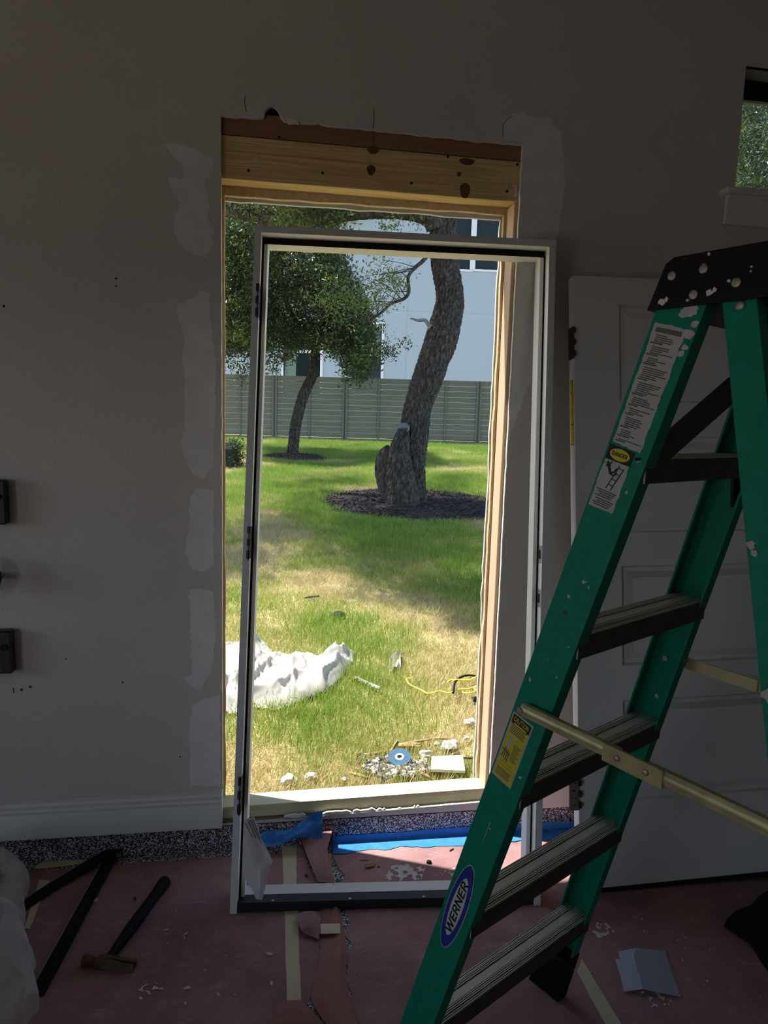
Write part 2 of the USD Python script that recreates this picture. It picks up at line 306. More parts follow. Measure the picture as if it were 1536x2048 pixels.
SK = [zq(p, 1.5056, 1.5058, 300, 260) for p in (
    [(35, 45), (80, 40), (140, 60), (192, 85), (190, 120), (165, 150), (180, 230), (172, 270), (195, 300), (185, 350), (165, 385), (135, 375), (95, 350), (70, 300), (75, 250), (90, 220), (60, 170), (55, 145), (105, 145), (95, 100)],
    [(80, 530), (125, 510), (150, 485), (178, 490), (180, 560), (190, 640), (200, 700), (195, 900), (190, 1000), (165, 1050), (130, 1040), (110, 1000), (90, 940), (105, 900), (105, 720), (95, 690), (105, 640), (85, 560)],
    [(120, 1110), (140, 1075), (192, 1085), (192, 1310), (165, 1330), (130, 1325), (105, 1270), (118, 1200)],
    [(118, 1385), (150, 1380), (190, 1390), (200, 1500), (190, 1620), (150, 1690), (130, 1680), (95, 1650), (125, 1640)],
    [(130, 1730), (170, 1710), (212, 1700), (212, 1975), (120, 1975), (120, 1780)])]
SK.append(zq([(370, 450), (375, 250), (420, 190), (480, 160), (560, 165), (590, 100), (640, 170), (760, 200), (800, 210), (860, 190), (930, 200), (950, 290), (1020, 330), (1050, 430), (1040, 520), (1080, 700), (1085, 1000), (1040, 1250), (1000, 1560), (960, 2400), (400, 4000), (300, 4000), (600, 480)], 5.69, 5.69, 940, 200))
for i, q in enumerate(SK):
    pg = Polygon([(c[0], c[2]) for c in (ony(*k) for k in q)]).buffer(0)
    pg = Polygon(ragged(list(pg.exterior.coords)[:-1], .012, .0022, 40+i)).buffer(0).intersection(dry.buffer(-.002)).simplify(.0006)
    obj('skim_patch', wallpoly(pg, -.0005, .0004), mm['skim'], w, label='pale smooth patch of joint compound on the grey wall' if i == 0 else None)
for q in ([(490, 190), (489, 205), (492, 222)], [(747, 218), (748, 240), (746, 258)], [(747, 262), (746, 285)], [(1006, 275), (1006, 250), (1014, 238), (1025, 232)]):
    yy = -.0002 if q[0][1] != 262 else DT-.0003
    pts = [ony(*k, yy) for k in q]; obj('pencil_mark', tube(pts, .0011, 5), mm['pencil'], w)
for px, py, r in ((232, 557, .0032), (232, 572, .0026), (8, 612, .004), (360, 1513, .0028), (245, 1365, .003), (132, 1318, .0025)):
    c = ony(px, py); obj('nail_hole', wallpoly(Point(c[0], c[2]).buffer(r), -.0004, .001), mm['black_rubber'], w)
for q in ([(25, 1376), (27, 1386), (29, 1386), (28, 1376)], [(40, 1378), (45, 1376), (46, 1382), (41, 1382)], [(57, 1373), (63, 1371), (64, 1375), (58, 1376)]):
    obj('scuff_mark', wallpoly(Polygon([(c[0], c[2]) for c in (ony(*k) for k in q)]), -.0003, .001), mm['print_black'], w)
# torn drywall paper along the header and the sill
for i, q in enumerate([[(572, 236), (585, 238), (596, 242), (597, 252), (590, 247), (577, 249)], ]):
    P = [ony(*k, -.001-.004*(j % 3)) for j, k in enumerate(q)]
    obj('torn_paper', wallpoly(Polygon([(c[0], c[2]) for c in P]), -.006, -.004), mm['skim'], w)
ps = [(-.06, DT+.004, .095), (1.06, DT+.004, .095), (1.06, DT+.012, .120), (-.06, DT+.012, .113)]
# curb of the stem wall
obj('curb', bx(XL, XR, .0005, .15, -.02, .094), mm['flake'], w, label='speckled black and white flake-coated concrete curb')
obj('curb_ledge', wallpoly(Polygon(ragged([(-.06, .092), (1.08, .092), (1.08, .119), (-.06, .112)], .03, .002, 21)), .010, .1), mm['concrete'], w, label='bare brown concrete under the sill plate')
r5 = random.Random(5)
for i, (xa, xb, dz) in enumerate([(.36, .47, .0), (.475, .56, .012), (.56, .60, .0), (.62, .66, .004), (.70, .73, .012), (.78, .96, .002), (.22, .30, -.004)]):
    top = [(xa+(xb-xa)*k/6, .118+dz*.3+.008*r5.random()*(0 < k < 6)) for k in range(7)]; bot = [(xb-(xb-xa)*k/6, .109-dz*r5.random()*1.2) for k in range(7)]
    obj('drywall_shred', wallpoly(Polygon(top+bot).buffer(0), .002, .011), mm['gypsum'], w, label='white shreds of torn drywall hanging under the sill plate' if i == 0 else None)

prof = [(0, .098), (-.016, .098), (-.016, .188), (-.013, .196), (-.013, .206), (-.009, .214), (-.009, .226), (-.004, .236), (0, .238)]
def baseboard(name, x0, x1):
    s = struct(name); obj('board', extr(Polygon(prof), x1-x0, e1=(0, 1, 0), e2=(0, 0, 1), O=(x0, 0, 0)), mm['trim_paint'], s)
baseboard('baseboard_left', XL, -.0015); baseboard('baseboard_right', 1.03, XR)
obj('gypsum_edge', bx(-.002, -.0004, -.0155, 0, .099, .237), mm['gypsum'], w)

fl = struct('floor'); obj('slab', bx(XL-.2, XR+.2, YB-.2, .0, -.12, 0), mm['flake'], fl, label='garage slab under the paper, speckled flake coating')
for n_, g_ in (('wall_left', sbox(YB, 0, 0, CEIL).difference(sbox(-4.7, .0, -2.9, 2.1)).difference(sbox(-1.35, .85, -.35, 2.0))), ('wall_right', sbox(YB, 0, 0, CEIL))):
    s = struct(n_); xw = XL-.12 if n_ == 'wall_left' else XR
    obj('drywall', extr(g_, .12, e1=(0, 1, 0), e2=(0, 0, 1), O=(xw, 0, 0)), mm['wall_paint'], s)
s = struct('wall_back'); obj('drywall', bx(XL-.1, XR+.1, YB-.12, YB, 0, CEIL), mm['wall_paint'], s)
s = struct('ceiling'); obj('drywall', bx(XL-.12, XR+.12, YB-.12, .136, CEIL, CEIL+.1), mm['ceiling_paint'], s)

# the small window high on the right
wn = struct('window_1', label='small dark framed window high on the right with white stool')
for nm, g in (('return_board', bx(WX0-.004, WX1+.004, 0.001, .10, WZ1, WZ1+.012)), ('return_board', bx(WX0-.012, WX0, .001, .10, WZ0, WZ1)), ('return_board', bx(WX1, WX1+.012, .001, .10, WZ0, WZ1))): obj(nm, g, mm['wall_paint'], wn)
fy0, fy1 = .085, .125
obj('window_frame', join([bx(WX0, WX1, fy0, fy1, WZ1-.03, WZ1), bx(WX0, WX1, fy0+.012, fy1, WZ1-.062, WZ1-.03), bx(WX0, WX1, fy0, fy1, WZ0, WZ0+.012), bx(WX0, WX0+.012, fy0, fy1, WZ0, WZ1), bx(WX1-.012, WX1, fy0, fy1, WZ0, WZ1)]), mm['bronze_sill'], wn, label='dark bronze window frame')
obj('glass', bx(WX0+.012, WX1-.012, .105, .109, WZ0+.012, WZ1-.062), mm['pane_glass'], wn)
obj('stool', rbx(WX0-.058, WX1+.058, -.042, .09, WZ0-.022, WZ0, .004), mm['trim_paint'], wn)
apr = [(0, WZ0-.022), (-.028, WZ0-.022), (-.024, WZ0-.034), (-.016, WZ0-.042), (-.016, WZ0-.105), (-.010, WZ0-.118), (0, WZ0-.118)]
obj('apron', extr(Polygon(apr), WX1-WX0+.07, e1=(0, 1, 0), e2=(0, 0, 1), O=(WX0-.035, 0, 0)), mm['trim_paint'], wn)

# ================================================================== THE LOOSE DOOR FRAME
FX, FY, FYAW, FLEAN, FW, FH, FSH, FWT = .0487, -.3321, -.0761, .142, 1.0072, 2.1989, .0126, .9908
_fu = np.array([math.cos(FYAW), math.sin(FYAW), 0]); _fn = np.array([-math.sin(FYAW), math.cos(FYAW), 0])
_fup = np.array([0, 0, math.cos(FLEAN)])+_fn*math.sin(FLEAN); _fb = np.cross(_fup, _fu)   # _fb points away from the camera
FB = np.array([FX, FY, 0.0015])
def fmap(m):
    m = arr(m); v = m.vertices; k = v[:, 2]/FH
    x = FW/2+(v[:, 0]-FW/2)*(1-(1-FWT/FW)*k)+FSH*v[:, 2]
    m.vertices = FB+x[:, None]*_fu+v[:, 1:2]*_fb+v[:, 2:3]*_fup; return m
FD, T1, T2, RB = .100, .022, .040, .042          # depth, thin (rabbet) and thick (stop) jamb thickness, rabbet depth
fr = thing('door_frame', 'white and grey loose prehung door frame leaning in the wall opening', 'door frame', None)
FB0 = .032
# jambs: front thin leg, back thick leg
for sd in (0, 1):
    X = (lambda a, b: (a, b)) if sd == 0 else (lambda a, b: (FW-b, FW-a))
    obj('jamb', fmap(join([bx(*X(0, T1), 0.0, RB+.002, 0, FH-T1), bx(*X(0, T2), RB, FD, 0, FH-T1)])), mm['jamb_cream'], fr)
    obj('jamb_edge', fmap(bx(*X(0, T1+.0004), -.0012, .0002, 0, FH)), mm['door_paint'], fr)
    obj('weatherstrip', fmap(bx(*X(T1+.0005, T1+.0065) if sd == 0 else X(T1+.0003, T1+.005), RB-.002, RB+.001, FB0, FH-T2)), mm['black_rubber'], fr, label='black weatherstrip')
obj('head_jamb', fmap(join([bx(0, FW, 0.0, RB+.002, FH-T1, FH), bx(0, FW, RB, FD, FH-T2, FH)])), mm['jamb_cream'], fr)
obj('head_edge', fmap(bx(T1, FW-T1, -.0012, .0002, FH-T1-.0004, FH)), mm['door_paint'], fr)
obj('weatherstrip', fmap(rbx(T1+.002, FW-T1-.004, RB-.004, RB+.001, FH-T2-.003, FH-T1-.0005, .0015)), mm['black_rubber'], fr, label='fat black weatherstrip along the head')
# threshold
obj('threshold', fmap(join([bx(T1, FW-T1, .004, RB+.012, 0.0, .030), bx(T1, FW-T1, .0, .012, .022, .034)])), mm['bronze_sill'], fr, label='black threshold along the foot of the frame')
obj('threshold_top', fmap(hull([(T1, RB+.005, .030), (FW-T1, RB+.005, .030), (FW-T1, FD+.02, .026), (T1, FD+.02, .026), (T1, RB+.005, .004), (FW-T1, RB+.005, .004), (FW-T1, FD+.02, .004), (T1, FD+.02, .004)])), mm['trim_paint'], fr, label='pale sloping back of the threshold')
def frame_h(px, py):       # height along the frame of a pixel on the frame's front plane
    P = onplane(px, py, FB, _fb); return np.dot(P-FB, _fup), np.dot(P-FB, _fu)
for ys in ((568, 633), (1053, 1117), (1553, 1626)):
    h1, h0 = frame_h(500, ys[0])[0], frame_h(500, ys[1])[0]; L = h1-h0; parts = []
    hg = obj('hinge', fmap(join([bx(T1-.0005, T1+.0012, .002, RB-.004, h0, h1)])), mm['black_metal'], fr, label='black butt hinge without its door')
    kn = [(0, .25), (.40, .62), (.78, 1.0)]
    for a, b in kn:
        obj('knuckle', fmap(tube([(T1-.004, -.005, h0+a*L), (T1-.004, -.005, h0+b*L)], .0065, 10)), mm['black_metal'], hg)
    obj('pin', fmap(tube([(T1-.004, -.005, h0-.006), (T1-.004, -.005, h1)], .0022, 8)), mm['black_metal'], hg)
for ys in ((1092, 1127), (1180, 1216)):
    h1, h0 = frame_h(1080, ys[0])[0], frame_h(1080, ys[1])[0]; x1 = FW-T1
    pl = obj('strike_plate', fmap(bx(x1-.0012, x1+.0005, .004, RB-.003, h0, h1)), mm['rivet_metal'], fr, label='steel strike plate on the right jamb')
    obj('strike_hole', fmap(bx(x1-.0016, x1+.0002, .011, RB-.010, h0+.25*(h1-h0), h1-.25*(h1-h0))), mm['black_rubber'], pl)
for px in (545, 700, 848):
    hh, xx = frame_h(px, 1788); obj('screw_head', fmap(tube([(xx, .008, .033), (xx, .008, .0352)], .005, 10)), mm['steel'], fr)
# curled instruction sheet tucked on the left jamb
def fpt(x, y, z): return fmap((np.array([[x, y, z]]*3), np.array([[0, 1, 2]]))).vertices[0]
OUT = [((488, 1638), (509, 1634)), ((487, 1665), (522, 1676)), ((486, 1700), (538, 1706)), ((485, 1735), (545, 1722)), ((492, 1760), (541, 1735)), ((505, 1780), (533, 1765)), ((512, 1798), (524, 1800))]
G = []
for i, (l, r_) in enumerate(OUT):
    for j in range(7):
        k = j/6; px, py = l[0]+(r_[0]-l[0])*k, l[1]+(r_[1]-l[1])*k
        P0 = onplane(px, py, FB-_fb*.004, _fb); dd = ray(px, py)/np.linalg.norm(ray(px, py)); lift = .028*math.sin(math.pi*k)*min(1, i/3)
        G.append(P0-dd*lift)
sh = thing('instruction_sheet', 'curled white printed paper hanging on the left jamb of the door frame', 'paper', None)
obj('page', sheet(np.array(G), 7, 7, .0006), mm['sheet_paper'], sh, smooth=40)
for x0, y0, x1, y1 in ((490, 1646, 505, 1676), (496, 1642, 512, 1676), (501, 1640, 519, 1680), (506, 1638, 523, 1686)):
    P = [onplane(x0+(x1-x0)*k, y0+(y1-y0)*k, FB-_fb*.0045, _fb)-ray(x0, y0)*(.0035+.012*k) for k in np.linspace(0, 1, 5)]
    obj('print_line', tube(P, .0009, 5), mm['print_black'], sh)

# ================================================================== THE DOOR LEANING ON THE RIGHT
DB = np.array([1.208, -.372, .002]); DTOP = np.array([1.166, -.098, 2.07]); DH = np.linalg.norm(DTOP-DB); DW = .935
_du = np.array([1.0, -.004, .0]); _dup = (DTOP-DB)/DH; _du = _du-_dup*np.dot(_du, _dup); _du /= np.linalg.norm(_du); _db = np.cross(_dup, _du)
def dmap(m):
    m = arr(m); v = m.vertices; m.vertices = DB+v[:, :1]*_du+v[:, 1:2]*_db+v[:, 2:3]*_dup; return m
def dloc(px, py): P = onplane(px, py, DB, _db); return np.dot(P-DB, _du), np.dot(P-DB, _dup)
dr = thing('panel_door', 'grey white four panel door slab leaning on the wall behind the ladder', 'door', None)
pan = [(dloc(1245, a)[1], dloc(1250, b)[1]) for a, b in ((610, 803), (872, 1066), (1132, 1331), (1401, 1603))]; PX0 = dloc(1243, 1132)[0]; PX1 = DW-PX0
face = sbox(0, 0, DW, DH)
for a, b in pan: face = face.difference(sbox(PX0, b, PX1, a))
TH = .04
obj('slab', dmap(join([extr(face, .012, e1=(1, 0, 0), e2=(0, 0, 1), O=(0, .012, 0)), bx(0, DW, .0118, TH, 0, DH)])), mm['door_paint'], dr)
for a, b in pan:
    def ring(o, y): return [(PX0+o, y, b+o), (PX1-o, y, b+o), (PX1-o, y, a-o), (PX0+o, y, a-o)]
    V = ring(0, 0)+ring(.006, .0085)+ring(.012, .0085)+ring(.020, .0085)+ring(.042, .002)
    Fq = []
    for k in range(4):
        for j in range(4): Fq.append([k*4+j, k*4+(j+1) % 4, k*4+4+(j+1) % 4, k*4+4+j])
    Fq.append([16, 17, 18, 19]); obj('raised_panel', dmap((np.array(V, float), np.array(Fq))), mm['door_paint'], dr)
obj('sweep', dmap(bx(-.0005, DW+.0005, -.003, TH, -.001, .0135)), mm['black_cloth'], dr, label='black sweep along the bottom of the door')
obj('slab_edge', dmap(bx(-.0004, .0002, .0005, TH, .014, DH)), mm['jamb_cream'], dr)
# hinge side: edge hardware
h1, h0 = dloc(1140, 652)[1], dloc(1140, 716)[1]
hg = obj('hinge', dmap(bx(-.0022, -.0002, -.001, TH+.001, h0, h1)), mm['black_metal'], dr, label='black hinge leaf on the upper door edge')
for k in range(3): obj('knuckle', dmap(tube([(-.003, -.006, h0+(h1-h0)*(.06+.36*k)), (-.003, -.006, h0+(h1-h0)*(.22+.36*k))], .0065, 10)), mm['black_metal'], hg)
h1, h0 = dloc(1152, 1553)[1], dloc(1152, 1620)[1]
hg = obj('hinge', dmap(bx(-.036, .0005, -.003, -.001, h0, h1)), mm['steel'], dr, label='steel grey lower hinge leaf swung open off the door edge')
for k in range(3): obj('knuckle', dmap(tube([(.001, -.006, h0+(h1-h0)*(.08+.33*k)), (.001, -.006, h0+(h1-h0)*(.25+.33*k))], .0062, 10)), mm['black_metal'], hg)
for k in range(4): obj('screw_hole', dmap(tube([(-.018+.006*(k % 2), -.0036, h0+(h1-h0)*(.15+.22*k)), (-.018+.006*(k % 2), -.003, h0+(h1-h0)*(.15+.22*k))], .0028, 8)), mm['black_rubber'], hg)
h1, h0 = dloc(1139, 757)[1], dloc(1139, 890)[1]
st = obj('sticker', dmap(bx(-.0008, -.0001, .008, TH-.006, h0, h1)), mm['yellow_sticker'], dr, label='long yellow sticker on the door edge')
for k in range(5):
    za = h0+(h1-h0)*(.06+.19*k); obj('print_line', dmap(bx(-.0011, -.0006, .013+.003*(k % 3), .016+.003*(k % 3), za, za+(h1-h0)*.14)), mm['print_black'], st)
for za in (.02, .98, .32, .80): obj('print_line', dmap(bx(-.0011, -.0006, .009, TH-.007, h0+(h1-h0)*za-.001, h0+(h1-h0)*za+.001)), mm['print_black'], st)

# ================================================================== THE STEP LADDER
LO, LPHI, LS, LA, LFW, LW, LT = np.array([.40676, -1.00294, 0]), .531076, .30395, .277237, .0777, .6223, .07057
la = np.array([math.cos(LPHI), math.sin(LPHI), 0]); lb = np.array([math.sin(LPHI), -math.cos(LPHI), 0])
lad = thing('step_ladder', 'green fibreglass step ladder with black cap and aluminium steps, standing open on the floor', 'ladder', mat=Gf.Matrix4d(*lb, 0, *la, 0, 0, 0, 1, 0, *LO, 1))
# local axes: x = depth d (climbing side 0, towards the rear legs), y = width w (0 = near side), z up
near = lambda z: LT*z
far = lambda z: LW-LT*z
def rail(dfun, width, z0, z1, side, flange, web=.0045):
    """C-channel: web on the outside, flanges turned inwards"""
    out = []
    def bar(d0, d1, w0, w1):
        P = []
        for z in (z0, z1):
            o = near(z) if side == 0 else far(z); s = 1 if side == 0 else -1
            for d in (d0, d1):
                for q in (w0, w1): P.append((dfun(z)+d, o+s*q, z))
        return hull(P)
    return join([bar(0, width, 0, web), bar(0, web, web, flange), bar(width-web, width, web, flange)])
df = lambda z: LA*z
drr = lambda z: .583+.222*(1.742-z)
RW = .046
for sd in (0, 1):
    obj('front_rail', rail(df, LFW, .035, 1.765, sd, .030), mm['fibreglass'], lad)
    obj('rear_rail', rail(drr, RW, .03, 1.77, sd, .026), mm['fibreglass'], lad)
for k in range(1, 6):
    z = k*LS; d0, d1 = df(z)+.004, df(z)+LFW-.0058; y0, y1 = near(z)+.005, far(z)-.005
    pr_ = [(d0, z-.042), (d0, z-.003)]
    n = 15; step = (d1-d0)/n
    for j in range(n):
        x = d0+j*step
        if j in (5, 6, 7, 8, 9):
            if j == 5: pr_ += [(x+step*.3, z-.0045), (x+step*.4, z-.0004), (d0+9.6*step, z-.0004), (d0+9.7*step, z-.0045)]
            continue
        hgt = .0030 if j in (2, 3, 4, 10, 11, 12) else .0012
        pr_ += [(x+step*.22, z-.0045), (x+step*.26, z+hgt-.0015), (x+step*.74, z+hgt-.0015), (x+step*.78, z-.0045)]
    pr_ += [(d1, z-.0045), (d1, z-.042), (d1-.003, z-.042), (d1-.003, z-.008), (d0+.003, z-.008), (d0+.003, z-.042)]
    st = obj('step', extr(Polygon(pr_), y1-y0, e1=(1, 0, 0), e2=(0, 0, 1), O=(0, y1, 0)), mm['step_alu'], lad)
    obj('riser', bx(d1-.0002, d1+.0008, y0, y1, z-.042, z-.004), mm['step_riser'], st)
# braces under the lowest step, feet
for sd in (0, 1):
    o = (lambda z: near(z)+.005) if sd == 0 else (lambda z: far(z)-.005); s = 1 if sd == 0 else -1
    z0 = LS-.042; P = []
    for y_ in (0, .004):
        P += [(df(z0)+.010, o(z0)+s*.16, z0-y_), (df(z0)+.066, o(z0)+s*.16, z0-y_), (df(.13)+.010, o(.13)+s*(.004+y_), .13), (df(.13)+.066, o(.13)+s*(.004+y_), .13)]
    obj('step_brace', hull(P), mm['black_metal'], lad)
    P = []
    for z, e in ((.0015, .010), (.034, .005), (.165, .003)):
        oo = near(z) if sd == 0 else far(z)
        for d in (df(z)-e*1.6, df(z)+LFW+e*.6):
            for q in (-.004, .034): P.append((d, oo+s*q, z))
    obj('foot', hull(P), mm['black_rubber'], lad)
    P = []
    for z, e in ((.004, .006), (.03, .004), (.09, .003)):
        oo = near(z) if sd == 0 else far(z)
        for d in (drr(z)-e, drr(z)+RW+e):
            for q in (-.004, .03): P.append((d, oo+s*q, z))
    obj('rear_foot', hull(P), mm['black_rubber'], lad)
# rear cross bars
for z in (.34, .76, 1.17, 1.52):
    d = drr(z)+RW*.5
    if z > 1.5: continue
    obj('rear_bar', hull([(d+e, q, z+h) for e in (-.012, .012) for q in (near(z)+.005, far(z)-.005) for h in (-.014, .014)]), mm['step_alu'], lad)
# brace from the top step up to the far end of the cap
P = []
for (d, w_, z) in ((df(1.5)+.066, near(1.5)+.012, 1.50), (.575, far(1.75)-.03, 1.758)):
    for e in (-.004, .004):
        for h in (-.016, .016): P.append((d+e, w_-h*.9, z+h))
obj('cap_brace', hull(P), mm['black_metal'], lad)
P = []
z = 1.50
for (w_, zz) in ((far(z)-.004, 1.485), (far(z)-.06, 1.485), (far(z)-.004, 1.415)):
    for d in (.058, .064): P.append((df(zz)+d, w_, zz))
obj('gusset', hull(P), mm['black_metal'], lad)
# cap: hollow plastic top
yn, yf = near(1.79)-.007, far(1.79)+.007
capv = []
for (d0, d1, z, yi, yo) in ((.472, .650, 1.742, yn-.003, yf+.003), (.476, .652, 1.752, yn-.003, yf+.003), (.494, .645, 1.808, yn+.002, yf-.002), (.503, .634, 1.818, yn+.010, yf-.010)):
    capv += [(d0, yi, z), (d1, yi, z), (d1, yo, z), (d0, yo, z)]
cp = obj('cap', hull(capv), mm['cap_plastic'], lad, label='black plastic top cap spattered with paint')
def capy(z): return yn-.003+.005*(z-1.752)/.056
for d, z in ((.506, 1.789), (.553, 1.792), (.602, 1.766), (.543, 1.757)):
    y = capy(z)
    m = trimesh.creation.icosphere(2, 1.0); m.vertices = m.vertices*[.0066, .0013, .0066]+[d, y-.0005, z]
    obj('rivet', m, mm['rivet_metal'], cp, smooth=True)
m = trimesh.creation.icosphere(2, 1.0); m.vertices = m.vertices*[.007, .003, .007]+[drr(1.735)+.024, near(1.735)-.0015, 1.735]; obj('rivet', m, mm['rivet_metal'], lad, smooth=True)
BETA = math.atan(LA)
def RP(u, v, off=.0):       # point on the near rail's outer face: u across (0 = climbing edge), v along from the foot
    d, z = v*math.sin(BETA)+u*math.cos(BETA), v*math.cos(BETA)-u*math.sin(BETA)
    return np.array([d, near(z)-off, z])
def rpatch(poly, name, m, parent, off, th=.0004, label=None):
    e1 = np.array([math.cos(BETA), -LT*math.sin(BETA), -math.sin(BETA)]); e2 = np.array([math.sin(BETA), LT*math.cos(BETA), math.cos(BETA)])
    g = extr(poly, th, e1=e1, e2=e2, O=(0, -off+th, 0))
    return obj(name, g, m, parent, label=label)
def rect(u0, u1, v0, v1): return sbox(u0, v0, u1, v1)
def rtext(s, h, u, v, along, m, name, parent, off, bold=True, width=None):
    """lettering on the rail. along: text runs up the rail, else it runs across it"""
    t = meshkit.text_mesh(s, h, .0004, bold); x = t.vertices.copy()
    if width: x[:, 0] *= width/x[:, 0].max()
    x[:, 0] -= x[:, 0].mean() if False else (x[:, 0].max()+x[:, 0].min())/2
    P = np.array([RP(*((u-q[1], v+q[0]) if along else (u+q[0], v+q[1])), off+q[2]) for q in x]); return obj(name, (P, t.faces), m, parent)
# white instruction label
l1 = rpatch(Polygon(ragged([(.007, 1.602), (.0595, 1.598), (.0600, 1.790), (.006, 1.7915)], .006, .0007, 51)), 'instruction_label', mm['label_white'], lad, .0005, label='long white instruction label on the near front rail')
rl = random.Random(3); lines = []
lines.append(extr(rect(.011, .055, 1.778, 1.785), .0003)); v = 1.773
while v > 1.607:
    for _ in range(rl.choice((3, 4, 5, 6))):
        if v < 1.607: break
        u0 = .013+.003*rl.random(); lines.append((rect(u0, u0+.016+.026*rl.random(), v, v+.0017))); v -= .0031
    lines.append(rect(.010, .024+.012*rl.random(), v, v+.0022)); v -= .0052
polys = [rect(.011, .055, 1.778, 1.785)]+[g for g in lines if isinstance(g, Polygon)]
rpatch(shapely.MultiPolygon([g for g in polys]), 'print_line', mm['print_grey'], l1, .0008)
# warning label with the falling climber
l2 = rpatch(Polygon(ragged([(.004, 1.492), (.0505, 1.494), (.0505, 1.573), (.004, 1.573)], .006, .0006, 52)), 'warning_label', mm['label_white'], lad, .0005, label='white warning label with a falling climber pictogram')
rpatch(rect(.004, .0515, 1.5735, 1.597), 'header', mm['print_black'], l2, .0006)
ell = lambda u, v, a, b, n=28: Polygon([(u+a*math.cos(t), v+b*math.sin(t)) for t in np.linspace(0, 2*math.pi, n, endpoint=False)])
rpatch(ell(.0275, 1.585, .0185, .0095), 'oval', mm['yellow_label'], l2, .0009)
rtext('DANGER', .0062, .0275, 1.5822, False, mm['print_black'], 'print', l2, .0010, width=.029)
pic = [LineString([(.012, 1.568), (.018, 1.560), (.0225, 1.553)]).buffer(.0022), LineString([(.018, 1.560), (.0165, 1.567), (.019, 1.571)]).buffer(.0011), LineString([(.0225, 1.553), (.028, 1.557), (.031, 1.563)]).buffer(.0013), LineString([(.0225, 1.553), (.029, 1.551), (.033, 1.556)]).buffer(.0013),
       LineString([(.024, 1.529), (.034, 1.569)]).buffer(.0008), LineString([(.033, 1.528), (.043, 1.566)]).buffer(.0008)]+[LineString([(.026+.0026*k, 1.536+.0098*k), (.035+.0026*k, 1.535+.0098*k)]).buffer(.0007) for k in range(4)]+[Point(.0125, 1.5635).buffer(.0022)]
rpatch(unary_union(pic), 'pictogram', mm['print_black'], l2, .0009)
polys = []
for k in range(8): polys.append(rect(.009+.003*(k % 3), .046-.002*(k % 4), 1.5225-.0034*k-.0014*(k > 3), 1.5244-.0034*k-.0014*(k > 3)))
rpatch(shapely.MultiPolygon(polys), 'print_line', mm['print_grey'], l2, .0009)
# yellow caution label
l3 = rpatch(rect(.0035, .052, .950, 1.087), 'caution_label', mm['label_white'], lad, .0005, label='yellow caution label with a small figure')
rpatch(rect(.0065, .049, .953, 1.0835), 'yellow_ground', mm['yellow_label'], l3, .0008)
rpatch(unary_union([rect(.0065, .049, 1.069, 1.0835), rect(.0065, .013, 1.066, 1.07), rect(.0425, .049, 1.066, 1.07)]), 'header', mm['print_black'], l3, .0010)
rtext('CAUTION', .0088, .0277, 1.0722, False, mm['yellow_label'], 'print', l3, .0013, width=.036)
polys = [rect(.010, .045-.003*(k % 2), 1.0635-.0038*k, 1.0653-.0038*k) for k in range(5)]+[rect(.029, .046-.003*(k % 3), 1.030-.0032*k, 1.0314-.0032*k) for k in range(11)]+[rect(.009, .046, .9800, .9806), rect(.009, .040, .9865, .9871)]+[rect(.010, .044-.002*(k % 3), .972-.0033*k, .9735-.0033*k) for k in range(5)]
rpatch(shapely.MultiPolygon(polys), 'print_line', mm['print_grey'], l3, .0010)
fig = [LineString([(.017, 1.018), (.019, 1.030), (.0165, 1.040)]).buffer(.003), Point(.0165, 1.046).buffer(.0025), LineString([(.019, 1.032), (.026, 1.036), (.031, 1.041)]).buffer(.0012)]
rpatch(unary_union(fig), 'pictogram', mm['label_white'], l3, .0010)
rpatch(unary_union([LineString([(.011, .996), (.014, 1.016)]).buffer(.001), LineString([(.0155, .994), (.017, 1.014)]).buffer(.001), LineString([(.020, .992), (.0215, 1.012)]).buffer(.001), LineString([(.024, .990), (.025, 1.010)]).buffer(.001), LineString([(.009, 1.010), (.026, 1.006)]).buffer(.0012)]), 'pictogram', mm['print_grey'], l3, .0010)
# oval maker's badge
bd = rpatch(ell(.0325, .6465, .0245, .1045, 48), 'badge', mm['logo_white'], lad, .0005, label='oval blue and white maker badge')
rpatch(ell(.0325, .6465, .0232, .1025, 48), 'blue_ring', mm['logo_blue'], bd, .0008)
rpatch(ell(.0325, .6465, .0145, .072, 40), 'white_oval', mm['logo_white'], bd, .0011)
rtext('WERNER', .0165, .0407, .6465, True, mm['print_black'], 'lettering', bd, .0014, width=.126)
# paint spots on rails
rs = random.Random(12)
def blob(u, v, r, seed):
    q = np.random.default_rng(seed); return Polygon([(u+r*math.cos(t)*(.6+.7*q.random()), v+r*math.sin(t)*(.6+.7*q.random())) for t in np.linspace(0, 6.28, 12, endpoint=False)]).buffer(0)
bl = [blob(.052, 1.815, .010, 1), blob(.058, 1.818, .008, 2), blob(.045, 1.812, .007, 9), blob(.069, 1.80, .006, 3), blob(.066, 1.785, .007, 4), blob(.067, 1.765, .005, 5), blob(.064, 1.755, .006, 6), blob(.061, 1.588, .0035, 7), blob(.061, 1.535, .003, 8), blob(.045, 1.37, .003, 10), blob(.050, 1.372, .0016, 11), blob(.057, 1.366, .0022, 12), blob(.028, 1.334, .0032, 13), blob(.061, 1.255, .0015, 14), blob(.060, 1.195, .0018, 15), blob(.032, 1.213, .0014, 16), blob(.062, .985, .003, 17)]
rpatch(unary_union(bl), 'paint_spatter', mm['plaster'], lad, .0006, label='dried white paint spatter').SetCustomDataByKey('kind', 'stuff')
rpatch(blob(.033, 1.305, .004, 18), 'rust_spot', mm['rust'], lad, .0006)
rpatch(Polygon([(.0355, .86), (.0362, .80), (.0372, .862)]), 'scratch', mm['label_white'], lad, .0006)
cb = []
